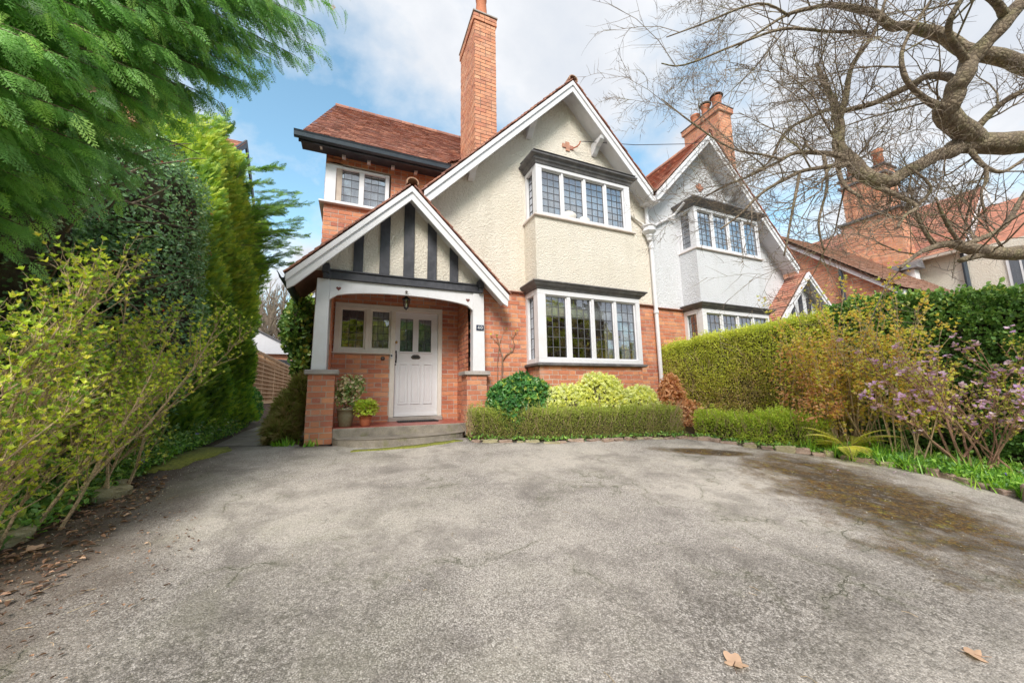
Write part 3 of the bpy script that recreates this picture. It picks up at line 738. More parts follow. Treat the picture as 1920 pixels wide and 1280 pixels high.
    mb.v=[(v[0]+.68,yw+.033-v[2],v[1]+1.60) for v in mb.v]; mb.build('door_knob',M['brass'],door,smooth=True)
    mb=MB(); mb.tube([Fdoor(.68,.015,1.43),Fdoor(.68,.05,1.40),Fdoor(.68,.055,1.34),Fdoor(.68,.05,1.28),Fdoor(.68,.015,1.25)],[.012,.008,.011,.008,.012],8); mb.box(.668,.692,.012,.016,1.41,1.45,Fdoor); mb.box(.668,.692,.012,.016,1.23,1.27,Fdoor); mb.build('pull_handle',M['metal'],door)
    mb=MB(); mb.tube([Fdoor(.674,.012,1.20),Fdoor(.674,.02,1.20)],.013,10); mb.build('keyhole_cover',M['metal'],door)
    mb=MB(); mb.box(.578,.618,.066,.08,1.30,1.385,Fw); cb=mb.build('video_doorbell',M['plain_white'],H,bevel=.004)
    mb=MB(); mb.box(.585,.611,.0805,.083,1.335,1.365,Fw); mb.build('lens',M['navy'],cb)
    mb=MB(); mb.lathe((0,0,0),[(0,0),(.036,0),(.036,.012),(.024,.02),(.012,.022),(.012,.03),(0,.031)],16); mb.v=[(v[0]+.455,yw-.008-v[2],v[1]+1.30) for v in mb.v]; mb.build('bell_push',M['bronze'],H)
    mb=MB(); mb.box(dx0-.005,dx1+.005,6.70,yw+.08,.205,.283); mb.build('threshold',M['cap'],H,bevel=.01)
    drape(H,'curtain',M['curtain'],FX(yw+.18),.22,.58,1.47,2.15,0,.012,5); drape(H,'curtain',M['room2'],FX(yw+.16),.72,1.32,1.40,2.08,0,.006,9)  # added: pale sheet stands for bright reflection, grey sheet for obscure door glass
    # hall behind
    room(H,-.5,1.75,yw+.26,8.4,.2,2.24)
    # step slabs
    mb=MB(); mb.box(-.245,1.69,5.80,6.80,.001,.205); st=mb.build('porch_step',M['stone'],H,bevel=.012)
    nx=12; tw=(1.69+.245)/nx
    for i in range(nx):
        for j in range(6):
            mb=MB(); mb.box(-.245+i*tw+.002,-.245+(i+1)*tw-.002,5.815+j*.163+.002,5.815+(j+1)*.163-.002,.2052,.2115+random.uniform(0,.0012)); mb.build('floor_tile',M['quarry'],st)
    P=[(-.235,5.80)]; nn=26
    for i in range(nn+1):
        t=i/nn; P.append((-.235+t*1.88,5.80-.62*math.sin(math.pi*t)**.42*(1-.35*t)))
    mb=MB(); n=len(P); mb.add([(x,y,-.04) for x,y in P]+[(x,y,.083) for x,y in P],[tuple(range(n)),tuple(range(2*n-1,n-1,-1))]+[(i,(i+1)%n,(i+1)%n+n,i+n) for i in range(n)]); mb.build('curved_step',M['stone'],H,bevel=.012)
    # --- upper floor roughcast
    zr=lambda x:6.885-abs(x-3.82)*SL+.0
    render_sheet(H,'roughcast_wall',M['cream'],[[(.93,2.5),(5.96,2.5),(5.96,3.76),(.93,3.76)],[(.93,3.76),(2.9,3.76),(2.9,4.85),(1.86,4.85),(.93,3.9)],[(5.08,3.76),(5.96,3.76),(5.96,4.85),(5.08,4.85)],[(1.86,4.85),(5.80,4.85),(3.82,6.90)]],FX(yf-.012),.25)
    mb=MB(); mb.box(.93,1.15,yf+.24,yw+.3,2.5,3.95); mb.build('roughcast_wall',M['cream'],H,local=False)
    # tile drip course between brick and roughcast
    for a,b in((2.0,bx0-.03),(bx1+.05,5.95)):
        x=a
        while x<b-.02:
            q=min(x+.165,b); mb=MB(); mb.hexa([(x+.002,yf-.062,2.468),(q-.002,yf-.062,2.468),(q-.002,yf+.02,2.492),(x+.002,yf+.02,2.492),(x+.002,yf-.062,2.482),(q-.002,yf-.062,2.482),(q-.002,yf+.02,2.506),(x+.002,yf+.02,2.506)]); mb.build('drip_tile',M['tile'],H); x+=.165
    # projecting roughcast between the bays
    mb=MB(); mb.box(bx0,bx1,by+.003,yf-.01,2.53,3.775); mb.build('bay_apron',M['cream'],H)
    # ground floor bay
    L=[(3.005,3.447),(3.515,3.972),(4.022,4.478),(4.535,4.99)]
    bay_window(H,bx0,bx1,by,yf,1.162,2.442,L,6,3,2)
    cornice(H,'window_cornice',M['lead'],bx0,bx1,by,yf,[(-.05,2.4445),(.02,2.4445),(.03,2.47),(.075,2.50),(.095,2.53),(.12,2.548),(.12,2.566),(.085,2.572),(-.05,2.585)])
    cornice(H,'window_sill',M['lead'],bx0,bx1,by,yf,[(-.05,1.103),(.025,1.103),(.055,1.118),(.055,1.15),(.03,1.1585),(-.05,1.160)])
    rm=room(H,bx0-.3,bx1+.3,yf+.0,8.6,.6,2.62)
    Fr=FX(by+.16)
    mb=MB(); mb.box(3.0,4.99,-.02,-.012,2.02,2.43,Fr); mb.build('roller_blind',M['blind'],H)
    drape(H,'curtain',M['creamcurt'],FX(by+.30),2.96,3.10,1.16,2.44,0,.018,3)
    drape(H,'curtain',M['pinkcurt'],FX(by+.26),2.93,3.0,1.16,2.44,0,.018,2)
    drape(H,'curtain',M['creamcurt'],FX(by+.28),4.42,4.66,1.16,2.44,0,.02,4); drape(H,'curtain',M['blind'],FX(by+.24),4.78,4.98,1.16,2.44,0,.018,4)
    mb=MB(); mb.box(bx0+.02,bx1-.02,by+.10,yf+.28,1.16,1.185); mb.build('window_board',M['offwhite'],H)
    # upper bay
    L2=[(3.005,3.425),(3.468,3.922),(3.968,4.412),(4.458,4.885)]
    bay_window(H,2.885,5.02,by,yf,3.80,4.80,L2,6,3,2,head=.07)
    cornice(H,'window_sill',M['sillbrown'],2.86,5.05,by,yf,[(-.05,3.777),(.02,3.777),(.045,3.785),(.045,3.812),(.02,3.818),(-.02,3.819)])
    cornice(H,'window_cornice',M['lead'],2.885,5.02,by,yf,[(-.05,4.8015),(.02,4.8015),(.035,4.84),(.06,4.86),(.07,4.90),(.125,4.925),(.13,4.95),(.09,4.975),(-.05,4.99)])
    mb=MB(); mb.hexa([(2.79,5.34,4.976),(5.11,5.34,4.976),(5.11,yf-.01,5.04),(2.79,yf-.01,5.04),(2.79,5.34,4.982),(5.11,5.34,4.982),(5.11,yf-.01,5.05),(2.79,yf-.01,5.05)]); mb.build('bay_roof',M['moss'] if False else M['lead'],H)
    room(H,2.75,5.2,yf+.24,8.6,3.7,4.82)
    drape(H,'net_curtain',M['curtain'],FX(by+.22),2.97,4.93,3.82,4.76,0,.02,16)
    mb=MB(); mb.lathe((3.62,5.62,3.82),[(.09,0),(.15,.06),(.17,.15),(.12,.2),(0,.21)],12); mb.lathe((3.95,5.62,3.82),[(.08,0),(.13,.05),(.15,.11),(.1,.16),(0,.165)],12); mb.build('cushion',M['offwhite'],H,smooth=True)
    # bay ledge and mirrors of the terracotta cross bracket where the wire is fixed
    mb=MB(); mb.box(3.84,3.93,5.915,5.94,5.60,5.80); mb.box(3.76,3.84,5.915,5.94,5.665,5.745); mb.box(3.93,4.02,5.915,5.94,5.655,5.735); cr=mb.build('wall_cross',M['tile2'],H)
    mb=MB(); mb.tube([(4.0,5.93,5.69),(4.06,5.84,5.69),(4.10,5.80,5.74),(4.11,5.79,5.79)],.014,6); mb.build('hook',M['terra'],cr)
    # main roof
    barge(H,3.82,6.865,4.915-1.06,4.89,5.55,M['white'],depth=.155,slope=SL,gable_wall_y=5.93)
    verge_tiles(H,3.82,6.885,5.525,2.95,1.93,'tile')
    tiles(H,'roof_tiles',M['tile'],(3.82-2.95,5.69,6.885-2.95*SL),(0,1,0),(1,0,SL),41,lambda k:(0,1.15 if k*.695<2.0*0+1.05 else 5.5),seed=21)
    slab(H,'roof_deck',M['darkwood'],[(.87,5.56,6.87-2.95*SL),(3.82,5.56,6.87),(3.82,6.80,6.87),(.87,6.80,6.87-2.95*SL)],.05)
    slab(H,'roof_deck',M['darkwood'],[(1.9,6.80,6.87-1.92*SL),(3.82,6.80,6.87),(3.82,11.5,6.87),(1.9,11.5,6.87-1.92*SL)],.05)
    slab(H,'roof_deck',M['tile'],[(3.82,5.56,6.885),(5.76,5.56,4.88),(5.76,11.5,4.88),(3.82,11.5,6.885)],.05)
    ridge_tiles(H,(3.82,5.50,6.93),(3.82,11.5,6.93),r=.09)
    for x,z in((2.985,5.88),(1.80,4.72),(4.53,5.90)):
        s=-1 if x<3.82 else 1
        mb=MB(); w=.055
        mb.prism([(5.58,z+.0),(5.93,z),(5.93,z-.27),(5.86,z-.24),(5.76,z-.13),(5.66,z-.10),(5.60,z-.06)][::-1],-w,w,F3((x,0,0),(0,1,0),(1,0,0)))
        mb.build('gable_bracket',M['white'],H,bevel=.004)
    # left wing: roof, eaves and corner window
    e=[(-1.02,6.50,4.955),(1.75,6.50,4.955)]
    sl=(7.60-4.955)/2.5; vlen=math.sqrt(1+sl*sl)*2.5
    slab(H,'roof_deck',M['darkwood'],[(-1.0,6.52,4.945),(3.2,6.52,4.945),(3.2,9.0,7.56),(-.66,9.0,7.56)],.04)
    tiles(H,'roof_tiles',M['tile'],(-1.02,6.50,4.96),(1,0,0),(0,1,sl),37,lambda k:(.34*k/vlen*1.0,2.35+k/vlen*2.2),seed=31,jit=.008)
    slab(H,'roof_deck',M['tile'],[(-.66,9.01,7.575),(3.4,9.01,7.575),(3.4,11.6,4.95),(-1.0,11.6,4.95)],.05)
    ridge_tiles(H,(-.67,9.0,7.64),(3.3,9.0,7.64),r=.08,m='tile')
    gutter(H,'gutter',M['dkgutter'],(-1.06,6.46,4.985),(1.55,6.46,4.985),(0,-1,0))
    mb=MB(); mb.box(-1.0,1.6,6.465,6.50,4.86,4.955); mb.build('fascia_board',M['black'],H)
    mb=MB(); mb.box(-.98,1.6,6.501,yw-.002,4.925,4.945); mb.build('soffit_board',M['black'],H)
    mb=MB(); mb.prism([(6.5,4.86),(6.5,4.94),(8.96,7.50),(11.5,4.95),(11.4,4.86),(8.96,7.36),(6.65,4.90)],-.0,.03,F3((-.66,0,0),(0,1,0),(-1,0,0))); mb.build('verge_board',M['offwhite'],H)
    mb=MB(); mb.prism([(6.82,4.95),(10.5,4.95),(9.0,7.0)],-.2,0,F3((-.6,0,0),(0,1,0),(-1,0,0))); mb.build('gable_wall',M['mortar'],H,local=False)
    for x in(-.32,.10,.52,.94):
        mb=MB(); mb.box(x-.03,x+.03,6.70,yw-.01,4.885,4.924); mb.build('rafter_foot',M['white'],H)
    Fu=FX(yw+.03); wx0,wx1,wz0,wz1=-.60,.47,4.03,4.745
    mb=MB(); mb.box(wx0,wx1,-.07,.055,wz0,wz0+.045,Fu); mb.box(wx0,wx1,-.07,.055,wz1-.05,wz1,Fu)
    mb.box(wx0,-.43,-.07,.058,wz0+.045,wz1-.05,Fu); mb.box(-.05,.035,-.07,.05,wz0+.045,wz1-.05,Fu); mb.box(.40,wx1,-.07,.05,wz0+.045,wz1-.05,Fu)
    wf=mb.build('corner_window',M['white'],H,bevel=.004)
    glazing(wf,Fu,-.43,-.05,wz0+.045,wz1-.05,3,4); glazing(wf,Fu,.035,.40,wz0+.045,wz1-.05,3,4)
    mb=MB(); mb.box(wx0-.08,.51,yw-.085,yw+.03,3.995,4.028); mb.box(wx0-.08,wx0+.03,yw+.032,7.6,3.995,4.028); mb.build('window_sill',M['white'],H,bevel=.004)
    mb=MB(); mb.box(wx0+.0,wx0+.05,yw+.10,7.6,4.029,4.74); mb.build('corner_window_return',M['white'],H)
    room(H,wx0+.06,.9,yw+.26,8.4,3.5,4.77); drape(H,'net_curtain',M['curtain'],FX(yw+.16),-.5,.44,4.07,4.64,0,.012,9)
    mb=MB(); mb.box(-.5,.45,yw+.12,yw+.135,4.60,4.72); mb.build('pelmet',M['creamcurt'],H)
    BW.done()
    chimney(H,BW,2.0,2.455,6.30,7.35,4.9,8.50,[(2.22,6.52,.62,.135,.105,False),(2.22,6.85,.40,.125,.10,False),(2.2,7.15,.40,.12,.10,False)],capw=.022,mortar='mortar_dark')
    return H
H1=main_house()
# ---------------------------------------------------------------- the white half, mirrored
def white_house():
    H=empty('semi_detached_house',(7.9,6.8,0),'white roughcast house half adjoining the cream one, with broad three pot chimney','house')
    yf=5.95; bx0,bx1,by=6.80,9.02,5.472; xc=7.70
    BW=Brickwork(H,M['brick'],220)
    F=FX(yf); mb=MB(); mb.box(5.962,bx0,-.28,0,0,2.46,F); mb.box(bx1,9.75,-.28,0,0,2.46,F); mb.box(bx0+.02,bx1-.02,0,yf-by-.02,0,1.1,F); mb.build('wall',M['mortar'],H,local=False)
    BW.wall(F,5.962,bx0,.4,2.45,prio=1); BW.wall(FX(by+.02),bx0+.02,bx1-.02,.5,1.1,prio=5); BW.done()
    render_sheet(H,'roughcast_wall',M['white_stucco'],[[(5.965,2.46),(9.85,2.46),(9.85,3.76),(5.965,3.76)],[(5.965,3.76),(6.83,3.76),(6.83,4.85),(5.965,4.85)],[(9.0,3.76),(9.85,3.76),(9.85,4.58),(9.6,4.85),(9.0,4.85)],[(9.85,2.46),(10.6,2.46),(10.6,3.83),(9.85,4.60)],[(5.75,4.85),(9.60,4.85),(xc,6.84)]],FX(yf-.012),.25)
    for a,b in((5.99,bx0-.05),):
        x=a
        while x<b-.02:
            q=min(x+.165,b); mb=MB(); mb.hexa([(x+.002,yf-.062,2.438),(q-.002,yf-.062,2.438),(q-.002,yf+.02,2.462),(x+.002,yf+.02,2.462),(x+.002,yf-.062,2.452),(q-.002,yf-.062,2.452),(q-.002,yf+.02,2.476),(x+.002,yf+.02,2.476)]); mb.build('drip_tile',M['tile'],H); x+=.165
    mb=MB(); mb.box(bx0,bx1,by+.003,yf-.01,2.50,3.735); mb.build('bay_apron',M['white_stucco'],H)
    W=(bx1-bx0-.13)/4
    L=[(bx0+.13+i*W+.0,bx0+.13+(i+1)*W-.05) for i in range(4)]
    bay_window(H,bx0,bx1,by,yf,1.14,2.40,L,6,3,2)
    cornice(H,'window_cornice',M['lead'],bx0,bx1,by,yf,[(-.05,2.402),(.02,2.402),(.03,2.43),(.075,2.455),(.095,2.48),(.12,2.50),(.12,2.515),(.085,2.525),(-.05,2.535)])
    cornice(H,'window_sill',M['lead'],bx0,bx1,by,yf,[(-.05,1.083),(.025,1.083),(.055,1.098),(.055,1.13),(-.05,1.138)])
    bay_window(H,bx0+.03,bx1-.03,by,yf,3.77,4.75,L,6,3,1,head=.07)
    cornice(H,'window_sill',M['sillbrown'],bx0+.02,bx1-.02,by,yf,[(-.05,3.74),(.02,3.74),(.045,3.75),(.045,3.765),(-.02,3.768)])
    cornice(H,'window_cornice',M['lead'],bx0+.03,bx1-.03,by,yf,[(-.05,4.752),(.02,4.752),(.05,4.79),(.09,4.82),(.17,4.86),(.17,4.89),(.05,4.95),(-.05,4.97)])
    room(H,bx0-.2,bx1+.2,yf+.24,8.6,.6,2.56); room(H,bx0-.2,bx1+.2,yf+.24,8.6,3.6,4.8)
    mb=MB()
    for i in range(17): z=3.90+i*.046; mb.hexa([(bx0+.10,by+.16,z),(bx0+.10,yf-.1,z),(bx0+.14,yf-.1,z+.02),(bx0+.14,by+.16,z+.02),(bx0+.10,by+.16,z+.004),(bx0+.10,yf-.1,z+.004),(bx0+.14,yf-.1,z+.024),(bx0+.14,by+.16,z+.024)])
    mb.build('shutter_louvres',M['plain_white'],H,kind='stuff')
    drape(H,'net_curtain',M['curtain'],FX(by+.24),bx0+.15,bx1-.1,3.80,4.70,0,.02,14); drape(H,'curtain',M['curtain'],FX(by+.30),bx0+.15,bx1-.1,1.2,2.35,0,.02,14)
    barge(H,xc,6.815,4.90,3.80,5.55,M['white'],depth=.14,slope=SL,gable_wall_y=5.93)
    verge_tiles(H,xc,6.84,5.525,1.86,2.92,'tile2')
    tiles(H,'roof_tiles',M['tile2'],(xc-1.87,5.69,6.84-1.87*SL),(0,1,0),(1,0,SL),26,lambda k:(0,5.5),seed=23)
    slab(H,'roof_deck',M['darkwood'],[(xc-1.85,5.56,6.82-1.85*SL),(xc,5.56,6.82),(xc,11.5,6.82),(xc-1.85,11.5,6.82-1.85*SL)],.05)
    slab(H,'roof_deck',M['tile'],[(xc,5.56,6.84),(xc+2.95,5.56,6.84-2.95*SL),(xc+2.95,11.5,6.84-2.95*SL),(xc,11.5,6.84)],.05)
    ridge_tiles(H,(xc,5.50,6.88),(xc,11.0,6.88),r=.08,m='tile2')
    for x,z in((6.75,5.72),(8.7,5.72)):
        mb=MB(); mb.prism([(5.58,z),(5.93,z),(5.93,z-.27),(5.86,z-.24),(5.76,z-.13),(5.66,z-.10),(5.60,z-.06)][::-1],-.05,.05,F3((x,0,0),(0,1,0),(1,0,0))); mb.build('gable_bracket',M['white'],H)
    mb=MB(); mb.box(7.64,7.73,5.915,5.94,5.52,5.72); mb.box(7.57,7.64,5.915,5.94,5.58,5.66); mb.box(7.73,7.80,5.915,5.94,5.58,5.66); mb.build('wall_cross',M['tile2'],H)
    chimney(H,None,8.98,9.45,6.12,7.28,4.9,8.47,[(9.2,6.30,.42,.115,.12,True),(9.2,6.66,.44,.115,.11,True),(9.2,7.02,.40,.12,.12,False)],capw=.05)
    # porch gable of the white house
    pc,pz=10.83,3.70
    slab(H,'roof_deck',M['darkwood'],[(pc-1.60,5.5,pz-1.62),(pc,5.5,pz-.02),(pc,6.85,pz-.02),(pc-1.60,6.0,pz-1.62)],.05)
    slab(H,'roof_deck',M['tile2'],[(pc,5.5,pz-.02),(pc+1.6,5.5,pz-1.62),(pc+1.6,6.85,pz-1.62),(pc,6.85,pz-.02)],.05)
    tiles(H,'roof_tiles',M['tile2'],(pc-1.6,5.50,pz-1.60),(0,1,0),(1,0,1),22,lambda k:(0,.42+k*.04),seed=29)
    barge(H,pc,pz-.03,pz-1.63,pz-1.63,5.46,M['white'],depth=.13,slope=1.0,gable_wall_y=5.75)
    mb=MB(); mb.prism([(pc-1.3,2.25),(pc+1.3,2.25),(pc,3.6)],0,.05,FX(5.80)); mb.build('infill_panel',M['white_stucco'],H)
    for dx in(-.72,-.36,0,.36,.72):
        mb=MB(); mb.box(pc+dx-.07,pc+dx+.07,0,.03,2.3,3.42-abs(dx),FX(5.748)); mb.build('timber_stud',M['black'],H)
    mb=MB(); mb.box(pc-1.3,pc+1.3,5.72,5.9,2.12,2.28); mb.build('tie_beam',M['black'],H)
    for dx in(-1.2,1.12):
        mb=MB(); mb.box(pc+dx,pc+dx+.16,5.76,5.95,0,2.12); mb.build('porch_post',M['white'],H)
    mb=MB(); mb.box(9.75,12.13,6.80,7.05,0,4.3); mb.build('wall',M['mortar'],H,local=False)
    B=Brickwork(H,M['brick_chim'],0); B.wall(FX(6.80),9.75,12.13,2.2,4.3); B.done()
    # cast iron rainwater goods at the party line
    P=empty('rainwater_pipe',(5.90,5.86,0),'white drainpipe with an ornate hopper head between the cream and white house halves','drainpipe')
    mb=MB(); mb.tube([(5.905,5.865,0),(5.90,5.865,3.98)],.042,12)
    for z in(.6,2.3,3.75): mb.tube([(5.90,5.865,z),(5.90,5.865,z+.07)],.056,12)
    mb.build('pipe',M['white'],P,smooth=False)
    mb=MB(); mb.lathe((5.85,5.85,3.92),[(.05,0),(.06,.06),(.085,.10),(.07,.13),(.13,.17),(.16,.20),(.16,.22),(.14,.235),(.14,.30),(.165,.31),(.165,.34),(.145,.34),(.13,.30),(0,.3)],8); mb.build('hopper',M['white'],P)
    mb=MB(); mb.tube([(5.83,5.86,4.25),(5.83,5.86,4.72)],.04,10); mb.box(5.70,5.98,5.60,5.92,4.72,4.84); mb.build('valley_outlet',M['white'],P)
    mb=MB(); mb.tube([(5.25,5.90,4.60),(5.42,5.90,4.45),(5.74,5.88,4.27)],.028,8); mb.build('branch_pipe',M['offwhite'],P)
    mb=MB(); mb.tube([(6.65,5.55,4.82),(6.62,5.80,4.66),(6.5,5.88,4.58),(5.95,5.88,4.26)],.028,8); mb.build('branch_pipe',M['white'],P)
    return H
H2=white_house()
def far_houses():
    H=empty('annex',(13.5,7,0),'orange brick side wall with white rake board and brown tiled roof behind the clipped hedge','building')
    X=13.0; rk=lambda y:3.38+(y-4.70)*.907
    mb=MB(); mb.prism([(4.75,0),(8.2,0),(8.2,rk(7.2)),(7.2,rk(7.2)-.05),(4.75,rk(4.75)-.05)][::-1],-.2,0,FL(X)); mb.build('wall',M['mortar'],H,local=False)
    B=Brickwork(H,M['brick_chim'],140); B.wall(FL(X),4.75,8.2,2.0,5.4,top=lambda z:(max(4.75,4.7+(z+.08-3.38)/.907),8.2)); B.done()
    mb=MB(); mb.prism([(4.45,rk(4.45)),(7.2,rk(7.2)),(7.2,rk(7.2)-.2),(4.45,rk(4.45)-.2)][::-1],-.05,.12,FL(X)); mb.build('barge_board',M['white'],H)
    tiles(H,'roof_tiles',M['tile3'],(X-.2,4.40,rk(4.40)+.04),(1,0,0),(0,1,.907),40,lambda k:(0,4.6),seed=41)
    slab(H,'roof_deck',M['darkwood'],[(X-.15,4.45,rk(4.45)),(X+4.4,4.45,rk(4.45)),(X+4.4,7.3,rk(7.3)),(X-.15,7.3,rk(7.3))],.05)
    mb=MB(); mb.tube([(X-.06,5.72,0),(X-.06,5.72,4.1)],.05,8); mb.build('downpipe',M['dkgutter'],H)
    H=empty('detached_house',(18.5,6,0),'distant cream walled house with huge orange brick chimney and pinkish tiled roof','house')
    X=18.0
    mb=MB(); mb.box(X,X+5,.5,11.5,0,5.0); mb.build('wall',M['cream'],H,local=False)
    mb=MB(); mb.prism([(X,5.0),(X+5,5.0),(X+2.5,7.5)],-6.0,0,F3((0,4.75,0),(1,0,0),(0,-1,0))); mb.build('gable_wall',M['white_stucco'],H,local=False)
    tiles(H,'roof_tiles',M['tile2'],(X-.35,4.6,4.98),(0,1,0),(1,0,.95),40,lambda k:(0,6.5),gauge=.1,seed=42)
    slab(H,'roof_deck',M['darkwood'],[(X-.33,4.6,4.95),(X-.33,11.2,4.95),(X+2.5,11.2,7.64),(X+2.5,4.6,7.64)],.04)
    mb=MB(); mb.prism([(X-.35,4.98),(X+2.5,7.70),(X+2.5,7.45),(X-.35,4.75)][::-1],0,.05,FX(4.60)); mb.prism([(X+2.5,7.70),(X+5.2,5.1),(X+5.2,4.85),(X+2.5,7.45)][::-1],0,.05,FX(4.60)); mb.build('verge_board',M['white'],H)
    slab(H,'lower_roof',M['tile2'],[(X+.6,2.6,5.0),(X+.6,4.7,5.0),(X+2.3,4.7,6.9),(X+2.3,3.1,6.9)],.05)
    mb=MB(); mb.box(X-.62,X-.02,5.75,7.45,0,6.9); ch=mb.build('chimney',M['mortar'],H,local=False); mb=MB(); mb.box(X-.50,X+.3,6.0,7.32,6.98,8.75); mb.build('upper_stack',M['mortar'],ch)
    B=Brickwork(ch,M['brick_chim'],0); B.wall(FL(X-.62),5.75,7.45,4.6,6.9); B.wall(FX(5.75),X-.62,X,4.6,6.9); B.wall(FL(X-.50),6.0,7.32,6.98,8.7); B.wall(FX(6.0),X-.5,X+.3,6.98,8.7)
    for y in(6.32,6.66,7.0): B.wall(FL(X-.54),y-.06,y+.06,6.98,8.3)
    B.done()
    mb=MB(); mb.box(X-.72,X+.05,5.65,7.55,6.901,6.985); mb.build('string_course',M['lead'],ch); mb=MB(); mb.box(X-.58,X+.35,5.93,7.4,8.42,8.50); mb.build('string_course',M['lead'],ch); mb=MB(); mb.box(X-.58,X+.35,5.93,7.4,8.751,8.80); mb.build('string_course',M['lead'],ch)
    for y in(6.25,7.05):
        mb=MB(); mb.lathe((X-.1,y,8.8),[(.17,0),(.14,.6),(.17,.63),(.17,.75),(.1,.75),(0,.7)],12); mb.build('chimney_pot',M['pot_orange'],H,smooth=True)
    # bay
    mb=MB(); mb.box(X-.95,X-.63,5.55,7.9,0,4.55); bay=mb.build('bay_window',M['white'],H)
    for y in(5.75,6.35,6.95,7.4):
        mb=MB(); mb.box(y,y+.42,.001,.012,3.7,4.4,FL(X-.95)); mb.build('pane',M['glass_dark'],bay)
    mb=MB(); mb.hexa([(X-1.15,5.4,4.56),(X-1.15,8.05,4.56),(X-.6,8.05,4.56),(X-.6,5.4,4.56),(X-1.1,5.45,4.66),(X-1.1,8.0,4.66),(X-.6,8.0,4.9),(X-.6,5.45,4.9)]); mb.build('bay_roof',M['lead'],H)
    for y0,y1,z0,z1 in((3.45,3.85,3.55,4.55),(2.35,2.75,3.4,4.45),(1.3,1.8,3.3,4.4)):
        mb=MB(); mb.box(y0-.06,y1+.06,-.05,.03,z0-.06,z1+.06,FL(X)); w=mb.build('window',M['white'],H)
        mb=MB(); mb.box(y0,y1,.0305,.036,z0,z1,FL(X)); mb.build('pane',M['glass_dark'],w)
        mb=MB(); mb.box((y0+y1)/2-.02,(y0+y1)/2+.02,.0365,.045,z0,z1,FL(X)); mb.build('glazing_bar',M['white'],w)
    mb=MB(); mb.tube([(X-.07,4.7,0),(X-.07,4.7,4.9)],.06,8); mb.build('downpipe',M['dkgutter'],H)
    gutter(H,'gutter',M['offwhite'],(X-.35,4.6,5.0),(X-.35,11,5.0),(-1,0,0))
    # small stack far behind the white house
    H=empty('chimney_stack',(15.4,9.3,0),'small far chimney stack with one orange pot behind the brown roof','chimney')
    mb=MB(); mb.box(15.1,15.7,9,9.6,0,6.55); s_=mb.build('stack',M['mortar'],H,local=False); B=Brickwork(s_,M['brick_chim'],0); B.wall(FL(15.1),9,9.6,4.6,6.5); B.wall(FX(9),15.1,15.7,4.6,6.5); B.done()
    mb=MB(); mb.lathe((15.4,9.3,6.55),[(.14,0),(.11,.45),(.14,.47),(.14,.55),(0,.5)],12); mb.build('chimney_pot',M['pot_orange'],H,smooth=True)
    # neighbour on the left, mostly behind the trees
    H=empty('neighbour_house',(-7,14,0),'house mostly hidden behind the holly, only its tiled roof and dark verge showing','house')
    mb=MB(); mb.box(-10.5,-4.0,12.0,17,0,7.2); mb.build('wall',M['white_stucco'],H,local=False)
    tiles(H,'roof_tiles',M['tile2'],(-10.8,11.6,6.95),(1,0,0),(0,1,.95),34,lambda k:(0,7.1),seed=51)
    slab(H,'roof_deck',M['darkwood'],[(-10.8,11.6,6.9),(-3.75,11.6,6.9),(-3.75,14.2,9.38),(-10.8,14.2,9.38)],.06)
    mb=MB(); mb.prism([(11.5,6.7),(11.5,6.98),(14.2,9.5),(17,6.98),(17,6.7),(14.2,9.2)],0,.05,FR(-3.76)); mb.build('verge_board',M['black'],H)
    mb=MB(); mb.box(-6.9,-5.9,13.8,14.6,8,10.3); s_=mb.build('chimney',M['mortar'],H,local=False); B=Brickwork(s_,M['brick_chim'],0); B.wall(FX(13.8),-6.9,-5.9,8.4,10.3); B.wall(FR(-5.9),13.8,14.6,8.4,10.3); B.done()
M['glass_dark']=simple('dark_window',(.16,.18,.21),.08)
far_houses()
